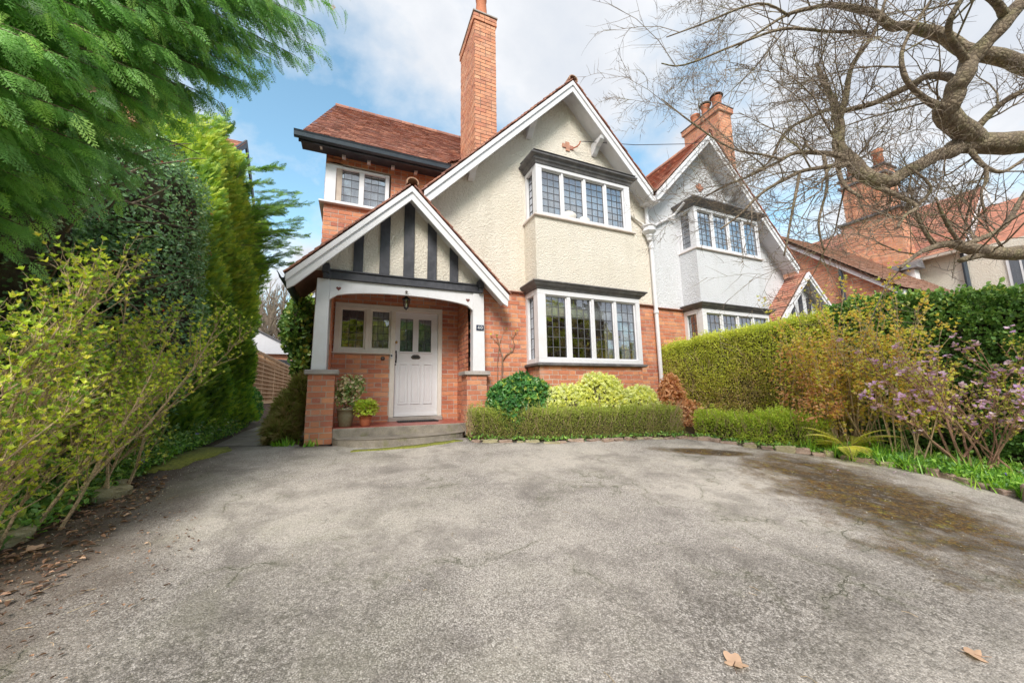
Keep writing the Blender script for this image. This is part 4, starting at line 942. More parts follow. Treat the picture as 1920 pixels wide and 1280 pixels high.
def garden_structures():
    X=-2.62
    T=empty('trellis_fence',(X,14,0),'brown square trellis fence with boards at its foot along the side path','fence')
    y=8.0; i=0
    while y<=20.01:
        mb=MB(); mb.box(X-.04,X+.04,y-.04,y+.04,-.02,2.06); mb.build('post',M['wood'],T); y+=1.83
    y=8.1
    while y<19.9:
        mb=MB(); mb.box(X+.021,X+.036,y-.013,y+.013,.56,2.0,j=.003); mb.build('slat',M['wood'],T); y+=.135
    for k in range(12):
        z=.58+k*.127; mb=MB(); mb.box(X+.0362,X+.050,8.0,20.0,z-.013,z+.013,j=.002); mb.build('slat',M['wood'],T)
    mb=MB(); mb.box(X-.01,X+.055,8,20,2.005,2.04); mb.build('top_rail',M['wood'],T)
    mb=MB(); mb.box(X-.01,X+.055,8,20,.50,.55); mb.build('bottom_rail',M['wood'],T)
    y=8.0
    while y<19.9:
        mb=MB(); mb.box(X-.02,X+.01,y+.05,y+1.78,.0,.49); mb.build('board',M['darkwood'],T); y+=1.83
    y=8.0
    while y<19.9:
        for k in range(12):
            mb=MB(); mb.box(X-.060,X-.042,y+k*.1525+.004,y+(k+1)*.1525-.004,.5,2.0,j=.004); mb.build('back_board',M['wood2'],T)
        y+=1.83
    G=empty('side_gate',(-2.1,20.5,0),'white boarded gate with a brown post at the end of the side path','gate')
    for k in range(9):
        mb=MB(); mb.box(-2.5,-1.35,20.5,20.53,.05+k*.22,.05+k*.22+.205); mb.build('board',M['white'],G)
    mb=MB(); mb.box(-1.95,-1.83,20.40,20.48,0,2.15); mb.box(-2.6,-1.2,20.40,20.48,2.152,2.22); mb.build('frame',M['darkwood'],G)
    mb=MB(); mb.box(-1.2,-.3,20.55,20.7,0,2.0); mb.build('side_panel',M['white'],G)
    S=empty('garage',(-4.2,24,0),'low garage with a white gable and black felt roof seen over the trellis','garage')
    mb=MB(); mb.box(-5.8,-2.7,22.5,28,0,3.0); mb.build('wall',M['brick_chim'],S,local=False)
    mb=MB(); mb.prism([(-6.0,2.95),(-2.6,2.95),(-3.1,3.45),(-4.6,4.05),(-6.0,3.9)],0,.1,FX(22.4)); mb.build('gable_board',M['white'],S)
    mb=MB(); mb.hexa([(-6.1,22.2,3.92),(-4.6,22.2,4.10),(-4.6,28,4.10),(-6.1,28,3.92),(-6.1,22.2,4.0),(-4.6,22.2,4.18),(-4.6,28,4.18),(-6.1,28,4.0)]); mb.hexa([(-4.598,22.2,4.10),(-2.5,22.2,2.98),(-2.5,28,2.98),(-4.598,28,4.10),(-4.598,22.2,4.18),(-2.5,22.2,3.06),(-2.5,28,3.06),(-4.598,28,4.18)]); mb.build('roof',M['lead'],S)
    B=empty('shed',(-2.6,21.5,0),'black felt roofed shed beyond the trellis beside the white gate','shed')
    mb=MB(); mb.box(-4.3,-2.72,20.8,22.3,0,1.95); mb.build('wall',M['darkwood'],B,local=False); mb=MB(); mb.hexa([(-4.4,20.6,1.96),(-2.6,20.6,1.96),(-2.6,22.35,1.96),(-4.4,22.35,1.96),(-4.35,20.65,2.6),(-2.65,20.65,2.45),(-2.65,22.3,2.6),(-4.35,22.3,2.7)]); mb.build('roof',M['lead'],B)
M['wood2']=simple('back_board_timber',(.34,.17,.08),.85)
garden_structures()
# ---------------------------------------------------------------- things about the porch
def lantern():
    L=empty('porch_lantern',(.73,5.97,2.2),'small black hexagonal lantern hanging under the arched porch board','lantern')
    c=(.73,5.97)
    mb=MB(); mb.tube([(*c,2.24),(*c,2.34)],.006,6); mb.lathe((*c,2.175),[(.0,.065),(.02,.06),(.03,.045),(.062,.02),(.068,.0),(.0,.0)],6)
    mb.lathe((*c,2.03),[(0,-.03),(.01,-.02),(.012,-.01),(.032,0),(.035,.012),(0,.012)],6)
    for k in range(6):
        a=k*math.pi/3; mb.tube([(c[0]+.056*math.cos(a),c[1]+.056*math.sin(a),2.176),(c[0]+.032*math.cos(a),c[1]+.032*math.sin(a),2.04)],.004,4)
    mb.build('frame',M['metal'],L)
    mb=MB(); mb.lathe((*c,2.043),[(.028,0),(.05,.131)],6); mb.build('glass',M['glass'],L)
    mb=MB(); mb.lathe((*c,2.05),[(.012,0),(.012,.06),(0,.065)],8); mb.build('candle',M['creamcurt'],L)
lantern()
NP=empty('house_number_plate',(1.915,5.79,1.755),'navy plate with the white number 40 on the right porch post','number plate')
mb=MB(); mb.box(1.85,1.982,5.785,5.7975,1.708,1.80); mb.build('plate',M['navy'],NP,bevel=.004)
def digits(parent):
    h=.055;w=.030;z=1.727;mb=MB();t=.008
    x=1.872; y0,y1=5.7815,5.7848
    mb.box(x+w*.62,x+w*.62+t,y0,y1,z,z+h); mb.box(x,x+w+.004,y0+.0002,y1,z+h*.24,z+h*.24+t); mb.prism([(x,z+h*.38),(x+w*.62,z+h),(x+w*.62+t*.2,z+h-t*.3),(x+t,z+h*.38)][::-1],0,.0033,FX(5.7848)); mb.build('digit_four',M['plain_white'],parent)
    cx=1.938;cz=z+h/2;n=20;vs=[];fs=[]
    for y in(y0,y1):
        for k in range(n):
            a=2*math.pi*k/n
            vs+=[(cx+.019*math.cos(a),y,cz+h/2*math.sin(a)),(cx+.0105*math.cos(a),y,cz+(h/2-.008)*math.sin(a))]
    for k in range(n):
        a,b=2*k,2*((k+1)%n); fs+=[(a,b,b+1,a+1),(a+2*n,a+1+2*n,b+1+2*n,b+2*n),(a,a+2*n,b+2*n,b),(a+1,b+1,b+1+2*n,a+1+2*n)]
    mb=MB(); mb.add(vs,fs); mb.build('digit_zero',M['plain_white'],parent)
digits(NP)
DM=empty('door_mat',(1.02,6.5,.213),'black rubber edged mat lying in front of the door','mat')
mb=MB(); mb.box(.70,1.36,6.36,6.66,.214,.228); mb.build('pad',M['rubber'],DM)
mb=MB(); 
for x in np.arange(.72,1.34,.03): mb.box(x,x+.014,6.375,6.645,.2285,.236)
mb.build('ribs',M['metal'],DM,kind='stuff')
def sillthing(x,z,kind):
    if kind=='orange':
        o=empty('cake_tin',(x,6.98,z),'orange lidded tin on the sill inside the porch window','tin'); mb=MB(); mb.lathe((x,6.98,z),[(.062,0),(.066,.01),(.066,.055)],20); mb.build('tin_body',M['orange'],o,smooth=True); mb=MB(); mb.lathe((x,6.98,z+.056),[(.069,0),(.069,.018),(.06,.022),(0,.023)],20); mb.build('lid',M['orange'],o)
    else:
        o=empty('bowl',(x,6.98,z),'white bowl inside the porch window beside the orange tin' if kind=='a' else 'wide white dish inside the porch window next to the door frame','bowl'); mb=MB(); mb.lathe((x,6.98,z),[(.025,0),(.035,.01),(.055,.045),(.058,.06),(.052,.058),(.03,.015),(0,.012)],20); mb.build('bowl_body',M['plain_white'],o,smooth=True)
mb=MB(); mb.box(-.33,.575,6.90,7.06,1.455,1.475); mb.build('window_board',M['offwhite'],H1)
sillthing(-.12,1.476,'orange'); sillthing(.04,1.476,'a'); sillthing(.47,1.476,'b')
WIRE=MB(); WIRE.tube([(4.11,5.79,5.79),(5.4,5.6,5.93),(6.8,5.4,6.2),(9,5,6.9),(13,4,8.6)],.007,5)
tag(WIRE.build('overhead_wire',M['metal']),'thin dark wire running from the cross bracket on the cream gable','wire')
# ---------------------------------------------------------------- vegetation
def mk_leaf(name,stops,rough=.55,trans=.25,spec=.5):
    t=NT(name); r=t.attr(); trans=min(.45,trans+.08)
    stops=[(p,tuple(min(.85,x*1.5) for x in q)) for p,q in stops]
    c=t.ramp(r,*stops); c=t.mix(t.ramp(t.noise(14,3,.6),(.35,0.0),(.7,.35)),c,t.mix(1.0,c,(.55,.6,.5),'MULTIPLY'))
    t.fin(c,rough); t.b.inputs['Specular IOR Level'].default_value=spec
    tr=t.n('ShaderNodeBsdfTranslucent'); t.L.new(t.mix(1.0,c,(1.25,1.35,.7),'MULTIPLY'),tr.inputs[0])
    mx=t.n('ShaderNodeMixShader'); mx.inputs[0].default_value=trans; t.L.new(t.b.outputs[0],mx.inputs[1]); t.L.new(tr.outputs[0],mx.inputs[2]); t.L.new(mx.outputs[0],t.out.inputs[0])
    return t.m
LM={}
LM['privet']=mk_leaf('privet_leaf',[(0,(.55,.40,.22)),(.2,(.44,.35,.13)),(.45,(.40,.42,.07)),(.75,(.56,.60,.09)),(1,(.34,.38,.09))])
LM['box']=mk_leaf('box_leaf',[(0,(.34,.25,.13)),(.3,(.20,.20,.06)),(.6,(.26,.30,.06)),(1,(.38,.42,.09))])
LM['box2']=mk_leaf('box_leaf_bright',[(0,(.42,.34,.08)),(.3,(.26,.36,.05)),(.6,(.38,.48,.06)),(1,(.52,.58,.09))])
LM['ivy']=mk_leaf('ivy_leaf',[(0,(.06,.12,.04)),(.4,(.11,.21,.055)),(.75,(.19,.30,.07)),(1,(.42,.40,.09))],.35,.15)
LM['holly']=mk_leaf('holly_leaf',[(0,(.09,.17,.08)),(.5,(.15,.28,.13)),(.85,(.22,.38,.16)),(1,(.38,.48,.25))],.25,.15,.8)
LM['cypress']=mk_leaf('cypress_spray',[(0,(.07,.15,.05)),(.4,(.13,.28,.07)),(.75,(.22,.42,.10)),(1,(.38,.56,.14))],.5,.25)
LM['golden']=mk_leaf('golden_conifer_spray',[(0,(.05,.12,.03)),(.3,(.14,.26,.04)),(.65,(.27,.40,.05)),(1,(.50,.54,.08))],.5,.25)
LM['bud']=mk_leaf('young_leaf',[(0,(.14,.24,.05)),(.4,(.34,.44,.06)),(.8,(.56,.58,.10)),(1,(.60,.50,.10))],.5,.35)
LM['ground']=mk_leaf('ground_leaf',[(0,(.06,.13,.04)),(.5,(.13,.27,.05)),(1,(.28,.44,.08))],.45,.2)
LM['copper']=mk_leaf('copper_leaf',[(0,(.30,.13,.07)),(.5,(.50,.25,.12)),(1,(.60,.36,.2))],.6,.3)
LM['spring']=mk_leaf('ochre_spring_leaf',[(0,(.56,.32,.10)),(.4,(.58,.44,.09)),(.75,(.52,.54,.10)),(1,(.60,.46,.2))],.5,.35)
LM['varieg']=mk_leaf('variegated_leaf',[(0,(.22,.22,.05)),(.25,(.55,.52,.12)),(.6,(.68,.64,.20)),(1,(.80,.76,.36))],.45,.25)
LM['pieris']=mk_leaf('glossy_green_leaf',[(0,(.04,.12,.04)),(.5,(.08,.22,.06)),(.85,(.16,.32,.08)),(1,(.42,.44,.08))],.3,.2,.6)
LM['fern']=mk_leaf('fern_frond',[(0,(.55,.48,.08)),(.5,(.68,.62,.12)),(1,(.75,.50,.12))],.5,.4)
LM['grass']=mk_leaf('strap_leaf',[(0,(.10,.24,.03)),(.5,(.22,.42,.05)),(1,(.42,.58,.09))],.4,.3)
LM['lilac']=mk_leaf('lilac_petal',[(0,(.40,.25,.48)),(.5,(.50,.33,.56)),(1,(.58,.46,.60))],.5,.4)
LM['violet']=mk_leaf('violet_petal',[(0,(.18,.12,.50)),(.5,(.28,.2,.62)),(1,(.36,.08,.42))],.5,.3)
LM['yellow']=mk_leaf('yellow_petal',[(0,(.75,.60,.05)),(1,(.85,.75,.15))],.5,.3)
LM['red']=mk_leaf('red_petal',[(0,(.55,.03,.03)),(1,(.70,.06,.06))],.3,.05,.6)
LM['dead']=mk_leaf('dead_leaf',[(0,(.07,.04,.03)),(.4,(.15,.085,.055)),(.8,(.30,.17,.11)),(1,(.50,.33,.23))],.7,.1)
LM['white']=mk_leaf('white_petal',[(0,(.8,.78,.7)),(1,(.85,.84,.8))],.5,.3)
LM['potv']=mk_leaf('pink_green_leaf',[(0,(.10,.18,.05)),(.4,(.25,.32,.12)),(.7,(.62,.52,.36)),(1,(.72,.40,.34))],.45,.25)
def mk_bark(name,c0,c1,c2,sc=1,bd=.02):
    t=NT(name); n=t.noise(9*sc,6,.7,t.map((1,1,.6))); n2=t.noise(34*sc,5,.7); v=t.vor(26*sc,'DISTANCE_TO_EDGE')
    c=t.ramp(n,(.3,c0),(.55,c1),(.75,c2)); c=t.mix(t.ramp(t.noise(4,5,.65),(.5,0.0),(.66,.55)),c,(.22,.22,.08)); c=t.mix(t.ramp(v,(0.0,.6),(.12,0.0)),c,(.05,.035,.025))
    return t.fin(c,.9,t.bump(n2,bd*.4,1,t.bump(v,bd)))
M['bark']=mk_bark('lichened_bark',(.14,.10,.07),(.29,.225,.155),(.44,.37,.26),1,.02)
M['twig']=mk_bark('twig_bark',(.15,.11,.09),(.27,.21,.16),(.38,.31,.22),3,.001)
M['tan']=mk_bark('tan_stem',(.40,.27,.16),(.58,.42,.26),(.70,.55,.36),2,.002)
M['redstem']=mk_bark('reddish_stem',(.20,.10,.07),(.36,.20,.14),(.48,.30,.2),2,.003)
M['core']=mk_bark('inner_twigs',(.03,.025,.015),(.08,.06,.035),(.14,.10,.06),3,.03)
# leaf templates: length 1 along +y, normal +z
def T_diamond(w=.45,fold=.12): return np.array([(0,0,0),(-w/2,.45,fold),(0,1,0),(w/2,.45,fold)],float),np.array([(0,2,1),(0,3,2)])
def T_oval(w=.5,fold=.10): return np.array([(0,0,0),(-w/2,.3,fold),(-w*.42,.7,fold),(0,1,-.03),(w*.42,.7,fold),(w/2,.3,fold)],float),np.array([(0,2,1),(0,3,2),(0,4,3),(0,5,4)])
def T_holly(): return np.array([(0,0,0),(-.28,.15,.1),(-.16,.32,.02),(-.32,.5,.12),(-.15,.68,.03),(0,1,-.05),(.15,.68,.03),(.32,.5,.12),(.16,.32,.02),(.28,.15,.1)],float),np.array([(0,2,1),(0,4,2),(2,4,3),(0,5,4),(0,6,5),(0,8,6),(8,7,6),(0,9,8)])
def T_spray(n=9,sub=3,w=.030,droop=.15,seed=0):
    r=random.Random(seed); V=[];F=[]
    def tri(p,d,L,w_):
        d=d/np.linalg.norm(d); s=np.cross(d,(0,0,1)); s=s/(np.linalg.norm(s)+1e-9); k=len(V)
        V.extend([p-s*w_*.2,p+d*L*.45+s*w_*.6,p+d*L,p+d*L*.45-s*w_*.6]); F.extend([(k,k+1,k+2),(k,k+2,k+3)])
    A=lambda f:np.array([.04*math.sin(f*3),f,-droop*f*f])
    for i in range(n):
        f=.04+.93*i/n
        for s in(-1,1):
            L=.42*(1-f)**.75*r.uniform(.75,1.1)+.06; p=A(f); d=np.array([s*.75,.8,-.25*r.random()])
            tri(p,d,L,w)
            for j in range(sub):
                g=(j+1)/(sub+1); q=p+d/np.linalg.norm(d)*L*g
                for s2 in(-1,1): tri(q,np.array([s*.75+s2*.45,.8-s2*s*.5,r.uniform(-.2,.1)]),L*.34*(1-g*.5),w*.85)
    for i in range(6):
        p=A(i/6); tri(p,A((i+1)/6)-p,.2,w*1.2)
    return np.array(V),np.array(F)
def T_tuft(n=6,w=.09,seed=0):
    r=random.Random(seed); V=[];F=[]
    for i in range(n):
        a=r.uniform(-.9,.9); L=r.uniform(.5,1); d=np.array([math.sin(a)*.7,math.cos(a),r.uniform(-.4,.5)]); d/=np.linalg.norm(d); s=np.cross(d,(0,0,1)); k=len(V); o=np.array([0,r.uniform(0,.3),0])
        V.extend([o-s*w*.3,o+s*w*.3,o+d*L*.6+s*w*.5,o+d*L,o+d*L*.6-s*w*.5]); F.extend([(k,k+1,k+2),(k,k+2,k+4),(k+4,k+2,k+3)])
    return np.array(V),np.array(F)
def T_cluster(leaf,n=5,spread=1.0,seed=0):
    """a shoot tip: n leaves fanned round the axis"""
    r=random.Random(seed); LV,LF=leaf; V=[];F=[]
    for i in range(n):
        a=i*2.4+r.uniform(-.3,.3); th=spread*r.uniform(.55,1.1); d=Vector((math.sin(th)*math.cos(a),math.cos(th),math.sin(th)*math.sin(a)))
        z=Vector((math.cos(a)*-.5,.8,-math.sin(a)*.5)); x=d.cross(z).normalized(); z=x.cross(d).normalized(); m=np.array([x,d,z]); s=r.uniform(.7,1)
        k=len(V); V+=list((LV*s)@m+np.array([0,i*.05,0])); F+=[tuple(int(q)+k for q in f) for f in LF]
    return np.array(V),np.array(F)
def nrm(a): return a/(np.linalg.norm(a,axis=-1,keepdims=True)+1e-9)
def scatter(name,m,temps,P,D,Z,S,tint=None,parent=None,label=None,cat=None,kind=None,tw=.0):
    """many small leaves as one mesh: position P, direction D, face Z, size S"""
    P=np.asarray(P,float);n=len(P);D=nrm(np.asarray(D,float));Z=np.asarray(Z,float);S=np.broadcast_to(S,(n,))
    X=nrm(np.cross(D,Z));Zc=np.cross(X,D); tint=RNG.random(n) if tint is None else np.clip(tint,0,1)
    Vs=[];Fs=[];Ts=[];off=0; which=RNG.integers(0,len(temps),n)
    for k,(tv,tf) in enumerate(temps):
        I=np.where(which==k)[0]
        if not len(I): continue
        W=(tv[None,:,0,None]*X[I][:,None]+tv[None,:,1,None]*D[I][:,None]+tv[None,:,2,None]*Zc[I][:,None])*S[I][:,None,None]+P[I][:,None]
        Vs.append(W.reshape(-1,3)); q=(np.arange(len(I))*len(tv))[:,None,None]+tf[None]+off; Fs.append(q.reshape(-1,3)); Ts.append(np.repeat(tint[I],len(tv))); off+=len(I)*len(tv)
    V=np.concatenate(Vs); c=P.mean(0)
    me=mesh_np(name,V-c,np.concatenate(Fs),np.concatenate(Ts)); o=link(name,me,m,parent,c); tag(o,label,cat,None,kind); return o
def rdir(n): return nrm(RNG.normal(size=(n,3)))
def nz3(P,s,seed=0):
    a=P*s+seed*7.3
    return (np.sin(a[:,0]*1.7+np.sin(a[:,1]*1.3)*1.5)+np.sin(a[:,1]*2.1+np.sin(a[:,2]*1.9)*1.3)+np.sin(a[:,2]*1.8+np.sin(a[:,0]*2.3)*1.2))/3
def ell(n,c,r,rmin=.72,rmax=1.04,zmin=-1,seed=0,bump=.16,bs=3):
    out=[]
    while sum(map(len,out))<n:
        d=rdir(n*2); d=d[d[:,2]>zmin]; out.append(d)
    d=np.concatenate(out)[:n]; c=np.array(c);r=np.array(r)
    rad=RNG.uniform(rmin,rmax,n)+bump*nz3(d*r*bs+c,1.0,seed); P=c+d*r*rad[:,None]; N=nrm(d/r); return P,N
def core_mesh(name,P8,m,parent): mb=MB(); mb.hexa(P8); return mb.build(name,m,parent)
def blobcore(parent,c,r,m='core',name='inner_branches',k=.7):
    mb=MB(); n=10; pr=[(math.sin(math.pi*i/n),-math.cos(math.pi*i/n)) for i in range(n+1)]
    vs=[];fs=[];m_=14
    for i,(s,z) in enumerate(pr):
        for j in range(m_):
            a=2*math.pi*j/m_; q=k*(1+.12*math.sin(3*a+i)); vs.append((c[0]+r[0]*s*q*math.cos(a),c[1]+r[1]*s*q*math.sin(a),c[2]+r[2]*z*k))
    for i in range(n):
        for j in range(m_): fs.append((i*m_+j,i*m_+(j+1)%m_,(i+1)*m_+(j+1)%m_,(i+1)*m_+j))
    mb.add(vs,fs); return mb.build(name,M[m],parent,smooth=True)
def twigtube(mb,p,d,L,r,seg=4,n=4,curve=.3,up=.0,rnd=random,end=.3):
    pts=[Vector(p)];d=Vector(d).normalized()
    for i in range(seg):
        d=(d+Vector((rnd.uniform(-1,1),rnd.uniform(-1,1),rnd.uniform(-1,1)))*curve/seg**.5+Vector((0,0,up/seg))).normalized(); pts.append(pts[-1]+d*L/seg)
    mb.tube(pts,[r*(1-(1-end)*i/seg) for i in range(seg+1)],n,cap=False); return pts,d
def hedge(name,label,path,W,leafm,temps,n,size,core='core',seed=0,bumpy=.05,cat='hedge',tintf=None,twigs=0,tipup=.5,inner=.10,depth=.11):
    """clipped hedge along path [(x,y,top)] (face line); body lies to the right-hand side normal (nx,ny) given in path tuples"""
    H=empty(name,(path[0][0],path[0][1],gz(path[0][0],path[0][1])),label,cat)
    pts=[np.array(p,float) for p in path]   # x,y,z0,ztop,nx,ny(outward)
    seg=[np.linalg.norm((pts[i+1]-pts[i])[:2]) for i in range(len(pts)-1)]; tot=sum(seg)
    s=RNG.random(n)*tot; cum=np.concatenate([[0],np.cumsum(seg)]); idx=np.clip(np.searchsorted(cum,s)-1,0,len(seg)-1); f=(s-cum[idx])/np.array(seg)[idx]
    A=np.array(pts)[idx];B=np.array(pts)[idx+1]; C=A+(B-A)*f[:,None]; nn=nrm(C[:,4:6]); z0=C[:,2];z1=C[:,3]
    hgt=(z1-z0); u=RNG.random(n)*(hgt.mean()+W*1.0); front=u<hgt.mean()
    v=RNG.random(n); dep=RNG.random(n)**1.6*depth
    z=np.where(front,z0+hgt*v,z1-dep); inn=np.where(front,dep,W*v)
    # round the top edge
    rr=.07; ex=np.where(front,np.clip((z-(z1-rr))/rr,0,1)**2*rr,0); ez=np.where(front,0,np.clip((rr-inn)/rr,0,1)**2*rr)
    P=np.stack([C[:,0]-nn[:,0]*(inn+ex),C[:,1]-nn[:,1]*(inn+ex),z-ez],1)
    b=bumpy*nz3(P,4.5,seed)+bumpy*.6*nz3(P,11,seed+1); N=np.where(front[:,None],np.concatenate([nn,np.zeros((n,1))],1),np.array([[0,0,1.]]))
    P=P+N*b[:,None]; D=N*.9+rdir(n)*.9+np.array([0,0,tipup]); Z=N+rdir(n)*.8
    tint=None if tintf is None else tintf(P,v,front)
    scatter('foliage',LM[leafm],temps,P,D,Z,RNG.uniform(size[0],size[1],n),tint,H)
    I=np.where(~front)[0][:max(40,n//90)]; k_=len(I); sh=[];sd=[]
    for q in range(6):
        sh.append(P[I]+np.array([0,0,1.])*(.012+.016*q)+RNG.normal(size=(k_,3))*.004); sd.append(rdir(k_)+np.array([0,0,.6]))
    scatter('stray_shoots',LM[leafm],temps,np.concatenate(sh),np.concatenate(sd),rdir(k_*6),RNG.uniform(size[0],size[1],k_*6)*1.1,RNG.random(k_*6)*.4+.5,H)
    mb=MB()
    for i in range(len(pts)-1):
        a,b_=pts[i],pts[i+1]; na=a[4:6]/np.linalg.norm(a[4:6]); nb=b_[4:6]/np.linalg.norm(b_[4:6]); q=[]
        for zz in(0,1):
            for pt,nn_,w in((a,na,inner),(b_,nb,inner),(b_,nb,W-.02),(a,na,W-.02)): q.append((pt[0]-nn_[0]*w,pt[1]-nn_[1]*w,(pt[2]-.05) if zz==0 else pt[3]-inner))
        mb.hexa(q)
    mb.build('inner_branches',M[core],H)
    if twigs:
        mb=MB(); r=random.Random(seed+5)
        for k in range(twigs):
            i=r.randrange(len(seg)); f=r.random(); c=pts[i]+(pts[i+1]-pts[i])*f; nn=c[4:6]/np.linalg.norm(c[4:6]); z=r.uniform(c[2],c[2]+(c[3]-c[2])*.75); o=r.uniform(-.02,.05)
            twigtube(mb,(c[0]-nn[0]*(.06-o),c[1]-nn[1]*(.06-o),z),(nn[0]*.25+r.uniform(-.4,.4),nn[1]*.25+r.uniform(-.4,.4),1),r.uniform(.12,.35),r.uniform(.002,.005),3,3,.35,rnd=r)
        mb.build('twigs',M['tan'],H,kind='stuff')
    return H
leafD=[T_diamond(.5),T_diamond(.42,.2),T_diamond(.6,.05)]; leafO=[T_oval(.5),T_oval(.42,.18),T_oval(.6,.04)]
# --- right hand hedges
G=lambda x,y:gz(x,y)+.04
PRIV=[(5.98,5.95,0,1.56,-1,-.35),(6.02,5.70,0,1.60,-1,-.35),(6.30,5.2,0,1.72,-.95,-.4),(6.62,4.5,-.05,1.78,-.95,-.4),(6.88,3.8,-.12,1.86,-.95,-.35),(7.05,3.35,-.15,1.92,-1,-.3)]
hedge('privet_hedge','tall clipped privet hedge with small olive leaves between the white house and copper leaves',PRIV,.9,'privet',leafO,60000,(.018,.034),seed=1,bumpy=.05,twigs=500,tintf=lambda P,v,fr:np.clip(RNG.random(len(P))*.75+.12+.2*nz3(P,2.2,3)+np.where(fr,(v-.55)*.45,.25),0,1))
IVY=[(7.15,3.45,-.1,2.02,-1,-.25),(7.35,2.7,-.18,2.04,-1,-.25),(7.5,2.0,-.25,1.88,-1,-.2),(7.7,1.2,-.35,1.78,-1,-.1),(7.9,0.2,-.4,1.75,-1,0)]
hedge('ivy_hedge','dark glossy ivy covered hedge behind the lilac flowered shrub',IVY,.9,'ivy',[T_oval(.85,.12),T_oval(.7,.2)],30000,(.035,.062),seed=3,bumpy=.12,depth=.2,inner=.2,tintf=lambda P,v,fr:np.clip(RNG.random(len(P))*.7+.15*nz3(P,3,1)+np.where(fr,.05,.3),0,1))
BOX=[(1.60,5.52,0,.42,-.6,-.8),(1.66,5.40,0,.43,-.3,-1),(2.73,4.98,-.04,.42,-.35,-1),(4.2,4.84,-.06,.41,-.05,-1),(4.9,4.72,-.07,.40,.15,-1),(5.18,4.74,-.07,.38,.5,-.9)]
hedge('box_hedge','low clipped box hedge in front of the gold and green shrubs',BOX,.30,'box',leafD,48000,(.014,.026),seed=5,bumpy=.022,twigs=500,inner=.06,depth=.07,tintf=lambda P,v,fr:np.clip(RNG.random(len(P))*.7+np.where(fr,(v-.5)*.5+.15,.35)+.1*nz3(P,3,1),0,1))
BOX2=[(5.28,4.60,-.08,.30,-.9,-.5),(5.50,4.2,-.12,.30,-1,-.35),(5.72,3.85,-.16,.27,-1,-.4),(6.05,3.45,-.18,.28,-.9,-.5),(6.35,3.15,-.22,.22,-.6,-.8)]
hedge('box_hedge','looser brighter green young box hedge between the clipped box and the fern',BOX2,.35,'box2',leafD,20000,(.018,.034),seed=8,bumpy=.10,twigs=160,inner=.12,depth=.16)
def shrub(name,label,blobs,leafm,temps,n,size,cat='shrub',seed=0,bump=.14,bs=3,zmin=-.55,tintf=None,core=True,tip=.4,k=.78,out=.8):
    c0=blobs[0][0]; H=empty(name,(c0[0],c0[1],gz(c0[0],c0[1])),label,cat); Ps=[];Ns=[]
    for c,r,w in blobs:
        P,N=ell(int(n*w),c,r,zmin=zmin,seed=seed,bump=bump,bs=bs); Ps.append(P);Ns.append(N)
        if core: blobcore(H,c,r,k=k)
    P=np.concatenate(Ps);N=np.concatenate(Ns); m_=len(P)
    scatter('foliage',LM[leafm],temps,P,N*out+rdir(m_)*.8+np.array([0,0,tip]),N+rdir(m_)*.7,RNG.uniform(size[0],size[1],m_),None if tintf is None else tintf(P,N),H); return H
shrub('evergreen_shrub','domed glossy green shrub below the bare wall climber',[((2.50,5.52,.40),(.52,.34,.60),1)],'pieris',[T_cluster(T_oval(.42),5,1.1,s) for s in(1,2,3)],3000,(.055,.085),tintf=lambda P,N:RNG.random(len(P))**1.3+.05*N[:,2],seed=2)
shrub('variegated_shrub','mounded golden variegated shrub under the bay window sill',[((3.25,5.30,.36),(.42,.26,.40),.3),((3.85,5.22,.42),(.50,.26,.52),.42),((4.60,5.18,.34),(.55,.26,.38),.38)],'varieg',[T_cluster(T_oval(.4),5,1.0,s) for s in(4,5,6)],5200,(.045,.075),seed=3,bump=.2,bs=4,tintf=lambda P,N:np.clip(RNG.random(len(P))*.7+.3+.25*(N[:,2]-.3),0,1))
shrub('copper_beech_bush','copper brown leaved bush at the privet corner beside the gold shrub',[((5.60,5.35,.50),(.26,.24,.58),.7),((5.75,5.1,.2),(.3,.2,.32),.3)],'copper',leafO,3200,(.04,.075),seed=4,bump=.25,core=False,tip=-.7,out=.3)
shrub('copper_beech_bush','copper leaved patch growing up through the hedge above the fern',[((6.45,3.45,.75),(.34,.40,.60),.6),((6.2,3.2,.35),(.3,.3,.3),.4)],'copper',leafO,900,(.035,.06),seed=6,bump=.6,core=False,tip=-.3)
